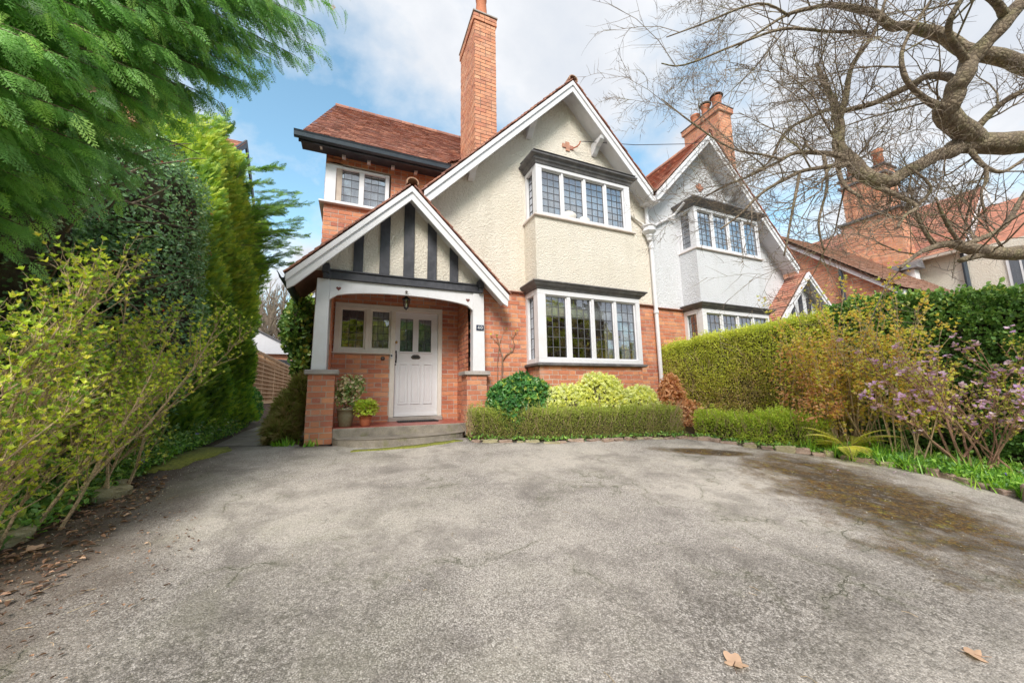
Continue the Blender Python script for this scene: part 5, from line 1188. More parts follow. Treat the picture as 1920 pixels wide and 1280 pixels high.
# --- spindly shrub with ochre spring leaves
def stems_shrub(name,label,bases,leafm,leaft,stemm,cat='shrub',L=(1.2,2.0),lean=(0,0,1),spread=.4,leafn=14,lsize=(.03,.05),r0=.010,sub=7,seed=0,upc=.2,from_=.3,subL=.45,flower=None,curve=.35,subup=.35,stemn=None):
    R_=random.Random(seed); x0,y0=bases[0][0],bases[0][1]; H=empty(name,(x0,y0,gz(x0,y0)),label,cat); mb=MB(); P=[];D=[];FP=[]
    for bx,by in bases:
        d=Vector(lean)+Vector((R_.uniform(-spread,spread),R_.uniform(-spread,spread),R_.uniform(0,.3)))
        LL=R_.uniform(*L); pts,dd=twigtube(mb,(bx,by,gz(bx,by)-.02),d,LL,r0*R_.uniform(.7,1.3),7,5,curve,upc,R_)
        for k in range(sub):
            f=from_+(1-from_)*(k+R_.random())/sub; i=min(6,int(f*7)); p=pts[i].lerp(pts[i+1],f*7-i); ax=(pts[i+1]-pts[i]).normalized()
            q=(ax*.7+Vector((R_.uniform(-1,1),R_.uniform(-1,1),R_.uniform(-.3,1)))*.8).normalized()
            sp,sd_=twigtube(mb,p,q,subL*LL*R_.uniform(.3,.8)*(1.15-f*.6),r0*.4,4,4,.45,subup,R_)
            for j in range(3):
                t=R_.choice(sp[1:]); q2=(sd_+Vector((R_.uniform(-1,1),R_.uniform(-1,1),R_.uniform(-.4,1)))).normalized(); s2,sd2=twigtube(mb,t,q2,R_.uniform(.08,.22),r0*.2,3,3,.5,.2,R_)
                for a in s2[1:]:
                    if R_.random()<leafn/20: P.append(a);D.append(sd2)
                if flower and R_.random()<flower: FP.append((s2[-1],sd2))
            for a in sp[1:]:
                if R_.random()<leafn/20: P.append(a);D.append(sd_)
    mb.build(stemn or 'stems',M[stemm],H,kind='stuff')
    P=np.array([tuple(v) for v in P]);D=np.array([tuple(v) for v in D]); n=len(P)
    scatter('leaves',LM[leafm],leaft,P+RNG.normal(size=(n,3))*.008,D+rdir(n)*.5+np.array([0,0,.3]),rdir(n)+np.array([0,0,1.]),RNG.uniform(lsize[0],lsize[1],n),None,H,kind='stuff'); return H,FP
ochre=[T_cluster(T_oval(.5),4,.9,s) for s in(1,2,3)]
stems_shrub('spindly_shrub','tall spindly shrub with tan stems and ochre spring leaves in front of the hedges',[(6.55+.35*random.random()-.1,2.35+1.1*random.random()) for _ in range(40)],'spring',ochre,'tan',L=(1.2,2.5),spread=.28,leafn=13,lsize=(.03,.055),r0=.009,sub=10,seed=11,from_=.22,subL=.34)
stems_shrub('spindly_shrub','lower twiggy tan shrub mixed into the privet beside the copper leaves',[(6.3+.5*random.random(),2.9+1.0*random.random()) for _ in range(34)],'spring',ochre,'tan',L=(.9,1.8),spread=.35,leafn=12,lsize=(.025,.045),r0=.007,sub=9,seed=12,from_=.15,subL=.4)
# --- rhododendron with lilac flowers
Hr,FP=stems_shrub('rhododendron','lilac flowered rhododendron with crooked reddish stems on the right',[(6.55+.3*random.random(),1.65+.5*random.random()) for _ in range(16)],'privet',[T_cluster(T_oval(.4),4,1.0,s) for s in(7,8)],'redstem',L=(1.1,1.75),spread=.75,leafn=13,lsize=(.025,.045),r0=.014,sub=12,seed=14,from_=.3,subL=.5,flower=.36,curve=.7)
FP=FP[:220]
petal=T_oval(.8,.05); flow=T_cluster(petal,6,1.2,3)
for p,d in FP:
    d=np.array(tuple(d)); n=4; P=np.array(tuple(p))+RNG.normal(size=(n,3))*.018; scatter('flower_head',LM['lilac'],[flow],P,d+rdir(n)*.6+np.array([0,0,.4]),rdir(n),.036,None,Hr)
# --- fern and strap leaves
def fern(loc,label,n,L,leafm='fern',seed=0,elev=(.25,.9)):
    H=empty('fern',loc,label,'fern'); R_=random.Random(seed); r=loc
    for k in range(n):
        a=k*2*math.pi/n+R_.uniform(-.3,.3); e=R_.uniform(*elev); P=[];D=[];S=[]; p=Vector(loc)+Vector((0,0,.03)); d=Vector((math.cos(a)*math.cos(e),math.sin(a)*math.cos(e),math.sin(e))); N_=26; LL=L*R_.uniform(.75,1.1); pts=[p]
        for i in range(N_):
            d=(d+Vector((0,0,-.055))).normalized(); p=p+d*LL/N_; pts.append(p)
            s=Vector((-d.y,d.x,0)).normalized(); w=LL*.20*math.sin(math.pi*min(1,(i+2)/(N_+1))**.75)
            for q in(-1,1): P.append(tuple(p));D.append(tuple(s*q+d*.5+Vector((0,0,-.1))));S.append(w)
        tv,tf=T_spray(5,0,.12,.1,3)
        fr=scatter('frond',LM[leafm],[(tv*np.array([.55,1,1]),tf)],np.array(P),np.array(D),np.tile([0,0,1.],(len(P),1)),np.array(S),np.clip(RNG.random(len(P))*.4+R_.uniform(0,.6),0,1),H)
        mb=MB(); mb.tube(pts,[.005*(1-i/(N_+3)) for i in range(N_+1)],4,cap=False); mb.build('stalk',M['tan'],fr)
fern((6.18,2.95,-.22),'yellowing fern with spreading fronds behind the edging stones',11,.66,seed=4,elev=(.55,1.15))
def blades(name,label,pts,n,h,w,leafm,seed=0,cat='plants',kind=None,flop=.9,parent=None,sp=.06):
    n_=len(pts)*n; V=[];F=[];T=[]; R_=random.Random(seed)
    for (x,y,sc_) in pts:
        for k in range(n):
            a=R_.uniform(0,2*math.pi); e=R_.uniform(.7,1.45); L=h*sc_*R_.uniform(.5,1.1); p=np.array([x+R_.gauss(0,sp),y+R_.gauss(0,sp),gz(x,y)+.0]); d=np.array([math.cos(a)*math.cos(e),math.sin(a)*math.cos(e),math.sin(e)]); s=np.array([-math.sin(a),math.cos(a),0])*w*R_.uniform(.7,1.2)/2; i0=len(V); t=R_.random(); m_=4
            for i in range(m_+1):
                ww=s*(1-(i/m_)**2*.95); V+= [p-ww,p+ww]; T+=[t,t]; d=d+np.array([0,0,-flop/m_*R_.uniform(.3,1)]); d/=np.linalg.norm(d); p=p+d*L/m_
            F+=[(i0+2*i,i0+2*i+1,i0+2*i+3,i0+2*i+2) for i in range(m_)]
    V=np.array(V); c=V.mean(0); me=mesh_np(name,V-c,F,T); o=link(name,me,LM[leafm],parent,c); return tag(o,label,cat,None,kind)
def rng_pts(poly,n,seed,sc=(.6,1.1)):
    R_=random.Random(seed); xs=[p[0] for p in poly];ys=[p[1] for p in poly]; out=[]
    def ins(x,y):
        c=False;j=len(poly)-1
        for i in range(len(poly)):
            if (poly[i][1]>y)!=(poly[j][1]>y) and x<(poly[j][0]-poly[i][0])*(y-poly[i][1])/(poly[j][1]-poly[i][1])+poly[i][0]: c=not c
            j=i
        return c
    while len(out)<n:
        x=R_.uniform(min(xs),max(xs));y=R_.uniform(min(ys),max(ys))
        if ins(x,y): out.append((x,y,R_.uniform(*sc)))
    return out
BEDR=[(5.95,3.05),(6.17,2.4),(6.12,1.9),(5.95,1.5),(5.8,1.0),(6.8,.2),(7.4,1.2),(7.2,2.2),(6.9,3.1)]
blades('grass','short green strappy grass and bulbs leaves along the right bed',rng_pts(BEDR,700,1),10,.22,.013,'grass',kind='stuff',cat=None,seed=2)
for i,(x,y,s,lb) in enumerate(((6.30,2.62,1.5,'tall thin green leaf clump just right of the fern'),(6.35,1.95,1.2,'arching green leaf clump spilling over the right edging stones'),(6.15,1.50,1.0,'small green leaf clump beside the large rock'),(5.95,3.28,.9,'small upright leaf clump left of the fern'))):
    blades('leaf_clump',lb,[(x,y,s)],46,.27,.014,'grass',cat='plant',seed=20+i,sp=.04)
def ground_cover(name,label,poly,n,h,leafm,size,seed,temps,kind='stuff'):
    pts=rng_pts(poly,n,seed); P=np.array([(x,y,gz(x,y)+.02+abs(random.gauss(0,h))) for x,y,_ in pts]); m_=len(P)
    return scatter(name,LM[leafm],temps,P,rdir(m_)+np.array([0,0,.5]),rdir(m_)*.6+np.array([0,0,1.]),RNG.uniform(size[0],size[1],m_),None,None,label,None,kind)
ground_cover('ground_cover','bright low ground cover leaves in the right bed',BEDR,11000,.055,'ground',(.025,.06),5,[T_oval(.7),T_oval(.5)])
ground_cover('ground_cover','low green weeds along the foot of the box hedges',[(1.55,5.28),(2.7,4.86),(4.2,4.70),(4.95,4.55),(5.2,4.3),(5.55,3.5),(6.1,2.9),(6.3,3.1),(5.7,3.75),(5.35,4.45),(4.9,4.78),(4.2,4.88),(2.8,5.02),(1.62,5.45)],1500,.022,'ground',(.02,.045),6,[T_oval(.6)])
PRM=empty('primroses',(6.62,1.62,-.4),'purple and yellow primroses at the right edge of the bed','flowers')
for k in range(9):
    x,y=6.62+random.uniform(-.16,.16),1.62+random.uniform(-.12,.12); P=np.array([(x,y,gz(x,y)+.10)]*2)+RNG.normal(size=(2,3))*.01
    scatter('flower_head',LM['violet'],[flow],P[:1],[(0,-.3,1)],rdir(1),.040,None,PRM); scatter('flower_eye',LM['yellow'],[T_cluster(petal,5,1.2,2)],P[:1]+np.array([0,-.005,.012]),[(0,0,1)],rdir(1),.012,None,PRM)
# petals and leaves on the tarmac
# --- stones
def rock(name,c,r,m,parent=None,label=None,cat=None,seed=0,rot=0):
    import bmesh
    bm=bmesh.new(); bmesh.ops.create_icosphere(bm,subdivisions=3,radius=1); from mathutils import noise as mn
    for v in bm.verts:
        p=v.co.copy(); q=Vector((max(-.72,min(.72,p.x)),max(-.72,min(.72,p.y)),max(-.66,min(.66,p.z))))*1.25
        k=1+.22*mn.noise(p*1.6+Vector((seed*3.1,0,0)))+.06*mn.noise(p*6+Vector((seed,5,0))); v.co=Vector((q.x*r[0]*k,q.y*r[1]*k,q.z*r[2]*k)); v.co.rotate(Euler((0,0,rot)))
    me=bpy.data.meshes.new(name); bm.to_mesh(me); bm.free(); a=me.attributes.new('tint','FLOAT','POINT'); o=link(name,me,M[m],parent,c); return tag(o,label,cat)
SE=empty('stone_edging',(4.2,4.68,-.09),'row of low weathered edging stones between the driveway and the planted bed','edging')
r_=random.Random(3); path=[(1.6,5.26),(2.73,4.84),(4.2,4.66),(4.95,4.50),(5.22,4.25),(5.40,3.8),(5.66,3.45),(6.0,2.98),(6.22,2.4),(6.18,1.97),(6.0,1.6)]
acc=0; i=0
for (a,b) in zip(path,path[1:]):
    L=math.hypot(b[0]-a[0],b[1]-a[1]); ang=math.atan2(b[1]-a[1],b[0]-a[0]); p=0
    while p<L-.05:
        w=r_.uniform(.10,.28); f=(p+w/2)/L; x=a[0]+(b[0]-a[0])*f;y=a[1]+(b[1]-a[1])*f; big=1.0 if x>5.1 else .55
        rock('edging_stone',(x+r_.uniform(-.03,.04),y+r_.uniform(-.04,.05),gz(x,y)+r_.uniform(-.012,.024)*big),(w/2*1.0,.05*(.8+.4*big),.055*big*r_.uniform(.7,1.2)),'rock' if r_.random()<.75 else 'mossrock',SE,seed=i,rot=ang+r_.uniform(-.4,.4)); p+=w*1.04; i+=1
rock('rock',(5.93,1.32,-.40),(.15,.17,.13),'rock',None,'large sandstone rock with moss at the right frame edge','rock',51,.3)
rock('rock',(5.72,1.02,-.46),(.13,.15,.09),'rock',None,'lower flat stone in front of the large right rock','rock',52,.9)
rock('rock',(-1.80,4.22,-.12),(.13,.09,.07),'mossrock',None,'mossy wedge shaped stone at the left driveway edge','rock',53,.5)
rock('rock',(-1.98,4.5,-.09),(.16,.08,.05),'mossrock',None,'flat moss topped stone behind the mossy wedge stone','rock',54,.2)
rock('rock',(-1.93,3.45,-.19),(.11,.08,.06),'mossrock',None,'small mossy stone under the left shrub stems','rock',55,.8)
# --- climber stems on the facade
CL=empty('wall_climber',(2.36,5.9,0),'bare forked climber stems against the brick wall left of the bay','climber')
mb=MB(); mb.tube([(2.34,5.91,0),(2.33,5.92,.7),(2.36,5.92,1.10),(2.36,5.92,1.30),(2.30,5.925,1.50),(2.26,5.925,1.66)],[.016,.015,.014,.011,.008,.005],6,cap=False); mb.tube([(2.36,5.92,1.22),(2.44,5.92,1.33),(2.56,5.92,1.40),(2.60,5.92,1.52),(2.56,5.92,1.62),(2.64,5.92,1.74)],[.010,.010,.009,.007,.006,.003],6,cap=False); mb.tube([(2.27,5.92,.6),(2.27,5.92,1.2),(2.32,5.92,1.55),(2.42,5.92,1.78)],[.008,.007,.005,.002],5,cap=False); mb.tube([(2.56,5.92,1.62),(2.50,5.91,1.70)],[.005,.002],5,cap=False); mb.tube([(2.30,5.925,1.50),(2.20,5.92,1.60),(2.14,5.92,1.68)],[.006,.004,.002],5,cap=False); mb.build('stems',M['redstem'],CL,kind='stuff')
P=np.array([(2.64,5.9,1.76),(2.6,5.9,1.74),(2.42,5.9,1.78),(2.26,5.9,1.66),(2.14,5.9,1.68),(2.5,5.9,1.42)]); scatter('leaves',LM['bud'],ochre,P,rdir(6)+np.array([0,-1,.5]),rdir(6),.04,None,CL,kind='stuff')
# --- plants beside the path
shrub('ivy_bush','dark ivy climbing the wing wall behind the porch downpipe',[((-.86,7.6,1.9),(.28,.9,.62),.7),((-.80,7.5,1.25),(.18,.6,.4),.3)],'ivy',[T_oval(.85,.12),T_oval(.7,.2)],5200,(.05,.085),cat='ivy',seed=9,zmin=-1,bump=.2)
H_=shrub('heather_shrub','wispy olive brown shrub left of the brick porch pier',[((-.86,6.55,.34),(.16,.36,.42),.6),((-.90,6.4,.15),(.2,.35,.22),.3),((-.74,6.5,.72),(.12,.2,.25),.1)],'box',[T_tuft(6,.07,s) for s in(1,2,3)],3600,(.08,.17),seed=10,zmin=-.6,bump=.5,bs=5,k=.5,tintf=lambda P,N:RNG.random(len(P))*.5)
blades('leaf_clump','bright green leaf tuft at the foot of the left brick pier',[(-.50,5.70,.7)],30,.17,.022,'grass',cat='plant',seed=31,sp=.03)
blades('leaf_clump','green leaf tufts under the wispy shrub by the pier',[(-.80,5.95,.8),(-.92,6.05,.7)],34,.17,.022,'grass',cat='plant',seed=32,sp=.05)
# --- potted plants
def pot(loc,rt,h,m,label,name):
    H=empty(name,loc,label,'potted plant'); mb=MB()
    mb.lathe(loc,[(rt*.70,0),(rt*.76,.01),(rt*.98,h*.62),(rt*1.0,h*.86),(rt*1.08,h*.87),(rt*1.09,h),(rt*.95,h),(rt*.93,h*.9),(0,h*.9)],28); mb.build('pot',M[m],H,smooth=True); 
    return H
Hp=pot((-.085,6.02,.213),.118,.27,'glazed','variegated shrub in a large olive glazed pot beside the left pier','potted_shrub')
mb=MB(); R_=random.Random(5)
for k in range(9): twigtube(mb,(-.085+R_.uniform(-.03,.03),6.02,.45),(R_.uniform(-.3,.45),R_.uniform(-.35,.35),1),R_.uniform(.3,.55),.006,5,5,.35,.1,R_)
mb.build('stems',M['redstem'],Hp,kind='stuff')
P1,N1=ell(520,(-.07,6.0,.72),(.16,.16,.26),.2,1.05,bump=.25,seed=3); P2,N2=ell(160,(.06,5.98,.80),(.10,.10,.14),.2,1.0); P=np.concatenate([P1,P2]);N=np.concatenate([N1,N2]); scatter('foliage',LM['potv'],[T_cluster(T_oval(.6),4,1.0,s) for s in(1,2)],P,N+rdir(len(P))*.8+np.array([0,0,.4]),rdir(len(P)),RNG.uniform(.03,.05,len(P)),None,Hp)
Hp=pot((.185,5.97,.213),.082,.15,'terra','small leafy green plant in a terracotta pot in front of the brick wall','potted_geranium')
P,N=ell(420,(.185,5.97,.46),(.15,.14,.12),.3,1.0,zmin=-.6); scatter('foliage',LM['box2'],[T_oval(.95,.1),T_oval(.8,.2)],P,N+rdir(len(P))*.6,N+np.array([0,0,1.]),RNG.uniform(.035,.06,len(P)),None,Hp)
mb=MB()
for k in range(8): twigtube(mb,(.185,5.97,.34),(R_.uniform(-.8,.8),R_.uniform(-.8,.8),1),.12,.004,3,4,.2,0,R_)
mb.build('stems',M['tan'],Hp,kind='stuff')
# --- left side: golden conifers, holly, overhanging cypress, budding shrub
GH=empty('golden_conifer_hedge',(-2.6,8.5,0),'tall bright yellow green conifer hedge along the side path','hedge')
def conif_face(n):
    y=RNG.uniform(6.9,10.6,n); zt=5.15-.10*(y-7)+.25*np.sin(y*2.4)+.15*np.sin(y*6.1); z=RNG.random(n)**.9*zt+.15; x=-2.22+.10*np.sin(y*3.3+z)+.07*np.sin(z*5+y*2)-RNG.random(n)**1.5*.25-.10*np.clip(z-3.5,0,3)-.10*np.clip(z/1.0-1,-1,0)
    return np.stack([x,y,z],1)
def conif_end(n):   # near end and top
    x=RNG.uniform(-3.2,-2.15,n); z=RNG.random(n)*5.1+.15; y=6.9+RNG.random(n)**1.5*.25; return np.stack([x,y,z],1)
def conif_top(n):
    x=RNG.uniform(-3.1,-2.3,n); y=RNG.uniform(7,10.6,n); z=5.15-.10*(y-7)+.25*np.sin(y*2.4)+RNG.uniform(-.2,.25,n); return np.stack([x,y,z],1)
P=np.concatenate([conif_face(30000),conif_end(4500),conif_top(4200)]); n=len(P); D=np.array([[.75,-.1,.75]])+rdir(n)*.45; Z=rdir(n)*.5+np.array([[.6,-.5,.4]])
scatter('foliage',LM['golden'],[T_spray(5,1,.075,.1,s) for s in(1,2)],P,D,Z,RNG.uniform(.07,.17,n),np.clip(RNG.random(n)*.85+.12*nz3(P,3)+.10*np.clip(P[:,2]-2,0,3),0,1),GH)
# long loose leaders sticking out to the right near the top
LP=[];LD=[]; mb=MB(); R_=random.Random(8)
for k in range(34):
    y=R_.uniform(8.6,10.4); z=R_.uniform(3.6,5.6); p=Vector((-2.35,y,z)); d=Vector((1,R_.uniform(-.2,.2),R_.uniform(.05,.45))); pts,dd=twigtube(mb,p,d,R_.uniform(.5,1.25),.008,5,4,.25,.1,R_)
    for i in range(1,6):
        for q in range(5):
            t=pts[i-1].lerp(pts[i],q/5); LP.append(tuple(t)); LD.append(tuple((pts[i]-pts[i-1]).normalized()+Vector((0,R_.uniform(-.6,.6),R_.uniform(-.6,.6)))))
for k in range(26):
    y=R_.uniform(7.1,10.2); p=Vector((R_.uniform(-2.7,-2.2),y,5.0-.1*(y-7))); d=Vector((R_.uniform(-.1,.6),R_.uniform(-.3,.3),1)); pts,dd=twigtube(mb,p,d,R_.uniform(.25,.6),.007,5,4,.25,.1,R_)
    for i in range(1,6):
        for q in range(4): t=pts[i-1].lerp(pts[i],q/4); LP.append(tuple(t)); LD.append(tuple((pts[i]-pts[i-1]).normalized()+Vector((R_.uniform(-.6,.6),R_.uniform(-.6,.6),R_.uniform(-.2,.4)))))
mb.build('leaders',M['twig'],GH,kind='stuff'); n=len(LP)
scatter('leader_foliage',LM['golden'],[T_spray(5,1,.06,.1,s) for s in(3,4)],LP,LD,rdir(n),RNG.uniform(.12,.22,n),RNG.random(n)*.5,GH)
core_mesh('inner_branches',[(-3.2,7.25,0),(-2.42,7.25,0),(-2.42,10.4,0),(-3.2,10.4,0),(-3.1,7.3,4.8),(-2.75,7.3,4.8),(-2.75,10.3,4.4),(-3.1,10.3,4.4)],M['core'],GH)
mb=MB()
for y in(7.3,8.3,9.3,10.2): mb.tube([(-2.35,y,0),(-2.42,y,.7),(-2.6,y,2)],[.06,.05,.05],7)
mb.build('trunks',M['redstem'],GH,kind='stuff')
HO=empty('holly_tree',(-2.7,5.8,0),'dark glossy holly with red berries between the young shrub and the golden conifers','tree')
hb=[((-2.60,6.1,3.0),(.62,.85,1.15),.32),((-2.50,6.1,1.7),(.58,.9,1.4),.40),((-2.75,5.2,.75),(.62,1.0,.7),.20),((-3.2,4.6,2.3),(.8,.9,1.6),.16)]
Ps=[];Ns=[]
for c,r,w in hb:
    P,N=ell(int(34000*w),c,r,.75,1.06,zmin=-1,bump=.13,bs=3.5); Ps.append(P);Ns.append(N); blobcore(HO,c,r,k=.76)
P=np.concatenate(Ps);N=np.concatenate(Ns);n=len(P); scatter('foliage',LM['holly'],[T_holly()],P,N*.5+rdir(n),N+rdir(n)*.5,RNG.uniform(.035,.06,n),np.clip(RNG.random(n)**1.2,0,1),HO)
mb=MB(); I=[i for i in RNG.permutation(n) if P[i,0]>-2.75 and P[i,2]>1.0][:60]
for i in I:
    for k in range(4):
        q=P[i]+N[i]*.03+RNG.normal(size=3)*.016; mb.lathe(q,[(0,-.009),(.009,0),(0,.009)],5)
mb.build('berries',LM['red'],HO,kind='stuff')
mb=MB(); mb.tube([(-2.5,4.9,-.1),(-2.45,5.0,.8),(-2.6,5.2,2.2)],[.09,.07,.05],8); mb.tube([(-2.4,5.6,0),(-2.55,5.7,1.0)],[.07,.05],8)
for k in range(40): twigtube(mb,(-2.4+R_.uniform(-.2,.2),4.4+R_.uniform(-.4,.8),R_.uniform(1.2,3.2)),(R_.uniform(.2,1),R_.uniform(-1,.6),R_.uniform(-.4,.8)),R_.uniform(.3,.8),.012,5,5,.5,0,R_)
mb.build('trunks',M['bark'],HO,kind='stuff')
# cypress: limbs reach over the garden from a trunk outside the frame, weeping sprays hang from them
CY=empty('cypress_tree',(-4.3,2.6,-.3),'huge green cypress overhanging the top left corner with weeping feathery sprays','tree')
mb=MB(); mb.tube([(-4.3,2.6,-.4),(-4.3,2.65,2.5),(-4.35,2.7,6),(-4.3,2.7,9)],[.26,.22,.17,.08],12); mb.build('trunk',M['bark'],CY)
CENDS=[]  # branch ends on the outer skin of the crown
CENDS=[(-0.27,3.44,4.69),(-0.32,3.41,4.3),(-0.42,3.38,4.03),(-0.48,3.44,3.86),(-0.59,3.41,3.67),(-0.74,3.48,3.62),(-0.84,3.44,3.44),(-0.92,3.39,3.26),(-1.01,3.33,3.21),(-1.1,3.4,3.04),(-1.2,3.44,3.06),(-1.24,3.37,2.86),(-1.35,3.43,2.8),(-1.48,3.51,2.67),(-1.57,3.57,2.51),(-1.64,3.52,2.35),(-1.7,3.46,2.19),(-1.83,3.52,2.12),(-1.9,3.46,2.01),(-2.03,3.53,1.96),(-2.08,3.46,1.82),(-2.21,3.53,1.73),(-2.38,3.61,1.7),(-0.56,3.09,4.22),(-0.61,3.07,3.76),(-0.82,3.09,3.49),(-0.97,3.08,3.28),(-1.11,3.07,3.03),(-1.24,3.04,2.83),(-1.4,3.14,2.69),(-1.51,3.11,2.47),(-1.6,3.07,2.26),(-1.72,3.04,2.1),(-1.9,3.13,2),(-1.99,3.08,1.88),(-0.78,2.81,3.76),(-0.92,2.81,3.42),(-1.07,2.82,3.14),(-1.22,2.81,2.91),(-1.34,2.79,2.68),(-1.46,2.76,2.47),(-1.55,2.72,2.27),(-1.72,2.8,2.18),(-1.82,2.76,2.03),(-1.97,2.84,1.94),(-1.02,2.63,3.49),(-1.15,2.62,3.21),(-1.3,2.62,2.94),(-1.43,2.6,2.69),(-1.52,2.56,2.48),(-1.63,2.58,2.32),(-1.74,2.59,2.2),(-1.89,2.66,2.15),(-1.46,2.63,3.29),(-1.58,2.61,3.05),(-1.69,2.59,2.8),(-1.75,2.54,2.56),(-1.9,2.62,2.42)]
R_=random.Random(77); SP=[];SD=[];SS=[];ST=[]; mb=MB()
allends=[]
for e in CENDS:
    allends.append((e,1.0))
    for k in range(2): allends.append(((e[0]-abs(R_.gauss(0,.16)),e[1]+R_.gauss(0,.22),e[2]+abs(R_.gauss(0,.2))),.95))
for k in range(46):   # deeper layer closes the crown
    e=R_.choice(CENDS); allends.append(((e[0]*1.22-.35,e[1]*1.22+.15,.63+(e[2]-.63)*1.22+.15),1.1))
for e,sc_ in allends:
    E_=Vector(e); O=Vector((-4.3,2.65+R_.uniform(-.1,.1),E_.z*.8+.5)); mid=O.lerp(E_,.55)+Vector((0,0,.35)); N_=30; pts=[]
    for i in range(N_+1):
        f=i/N_; pts.append(O*(1-f)**2+mid*2*f*(1-f)+E_*f*f+Vector((math.sin(f*9+e[0]*5)*.02,math.cos(f*8)*.02,0)))
    mb.tube(pts[6:],[.010*(1-i/(N_-4))+.002 for i in range(N_-5)],4,cap=False)
    Ltot=(E_-O).length; a0=max(0,1-1.15/Ltot)
    n=40; tb=R_.random()*.4-.05
    for i in range(n):
        f=a0+(1-a0)*(i+R_.random())/n; k=min(N_-1,int(f*N_)); p=pts[k].lerp(pts[k+1],f*N_-k); ax=(pts[k+1]-pts[k]).normalized()
        s=1 if i%2 else -1; sd=Vector((-ax.y,ax.x,0)).normalized()*s
        SP.append(tuple(p)); SD.append(tuple(ax*.8+sd*R_.uniform(.1,.7)+Vector((.12,-.05,-R_.uniform(.45,1.1))))); SS.append(R_.uniform(.12,.25)*sc_*(.75 if f>.9 else 1)); ST.append(tb+R_.random()*.5+.2*(f-a0)/(1-a0))
mb.build('limbs',M['bark'],CY,kind='stuff')
for k in range(int(len(SP)*.5)):
    j=R_.randrange(len(SP)); SP.append(tuple(np.array(SP[j])+RNG.normal(size=3)*.06)); SD.append(tuple(np.array(SD[j])+rdir(1)[0]*.6)); SS.append(R_.uniform(.08,.17)); ST.append(R_.random())
I=[i for i in range(len(SP)) if R_.random()<.025]; scatter('dead_sprays',LM['dead'],[T_spray(7,1,.03,.5,9)],[SP[i] for i in I],[SD[i] for i in I],rdir(len(I)),[SS[i]*.7 for i in I],None,CY)
n=len(SP); scatter('spray_foliage',LM['cypress'],[T_spray(9,2,.032,.35,s) for s in(1,2,3,4)],SP,SD,rdir(n)*.55+np.array([[.5,-.7,.3]]),SS,ST,CY)
# --- budding shrub, close on the left
stems_shrub('budding_shrub','arching tan stemmed shrub with fresh yellow green leaves in the left foreground',[(-2.05+.3*R_.uniform(-1,1),2.5+1.8*k/32+R_.uniform(-.15,.15)) for k in range(36)],'bud',[T_cluster(T_oval(.55),5,.9,s) for s in(1,2,3)],'tan',L=(1.1,2.0),lean=(.26,.25,1),spread=.34,leafn=19,lsize=(.018,.036),r0=.011,sub=21,seed=31,from_=.12,subL=.36,curve=.4,upc=.15,subup=.3)
stems_shrub('budding_shrub','second tan stemmed shrub leafing yellow green behind the first beside the holly',[(-2.15+.3*R_.uniform(-1,1),4.2+.9*R_.random()) for k in range(11)],'bud',[T_cluster(T_oval(.55),5,.9,s) for s in(1,2,3)],'tan',L=(.9,1.6),lean=(.12,.1,1),spread=.4,leafn=14,lsize=(.022,.04),r0=.009,sub=12,seed=32,from_=.2,subL=.36)
# undergrowth on the left bed
LB=[(-1.85,3.0),(-1.82,4.5),(-1.88,6.2),(-1.95,8),(-2.2,10.5),(-2.9,10.5),(-2.9,5),(-3.2,3.0),(-2.9,2.3)]
ground_cover('ground_cover','dark ivy and periwinkle leaves spread under the left shrubs',LB,15000,.11,'ivy',(.03,.06),11,[T_oval(.85,.12),T_oval(.5)])
ground_cover('ground_cover','fresh green low leaves along the left bed',[(-1.80,3.4),(-1.80,6.2),(-2.0,9),(-2.4,9),(-2.4,5),(-2.5,3.2)],4200,.07,'ground',(.03,.06),12,[T_oval(.6),T_diamond(.5)])
blades('grass','grass and bulb leaves scattered in the left bed',rng_pts(LB,90,14),9,.22,.010,'grass',kind='stuff',cat=None,seed=15)
shrub('laurel_bush','small glossy bush at the foot of the trellis',[((-2.42,10.9,.4),(.3,.7,.5),1)],'pieris',[T_cluster(T_oval(.42),5,1.1,1)],700,(.08,.12),seed=19)
# backing shrubbery closes the left side
shrub('dark_shrubbery','dark shrubs massed behind the budding shrub on the left',[((-3.6,4.6,1.3),(.8,1.4,1.6),.45),((-3.4,3.1,1.0),(.7,1.0,1.4),.35),((-3.5,6.4,1.6),(.7,1.5,2.0),.2)],'ground',[T_oval(.7,.12)],14000,(.05,.09),seed=17,tintf=lambda P,N:RNG.random(len(P))*.8)
PV=[(-1.88,4.9,.10,'violet periwinkle flower low in the left bed nearest the moss strip'),(-1.98,6.6,.16,'violet periwinkle flower under the holly'),(-2.0,7.6,.14,'violet periwinkle flower at the golden conifer foot')]
for x,y,z,lb in PV:
    F_=empty('periwinkle',(x,y,gz(x,y)),lb,'flower'); mb=MB(); mb.tube([(x-.02,y,gz(x,y)),(x,y,gz(x,y)+z)],.003,4); mb.build('stalk',M['tan'],F_); scatter('petals',LM['violet'],[T_cluster(petal,6,1.3,4)],[(x,y,gz(x,y)+z)],[(.2,-.6,.7)],rdir(1),.035,None,F_)
for k,(x,y,lb) in enumerate(((-1.86,4.75,'yellow celandine flower beside the mossy wedge stone'),(-1.80,5.15,'yellow celandine flower on the moss strip edge'),(-1.95,5.6,'yellow celandine flower deeper in the left bed'))):
    F_=empty('celandine',(x,y,gz(x,y)),lb,'flower'); mb=MB(); mb.tube([(x-.01,y,gz(x,y)),(x,y,gz(x,y)+.09)],.003,4); mb.build('stalk',M['tan'],F_); scatter('petals',LM['yellow'],[T_cluster(petal,7,1.4,5)],[(x,y,gz(x,y)+.09)],[(.1,-.5,.8)],rdir(1),.032,None,F_)
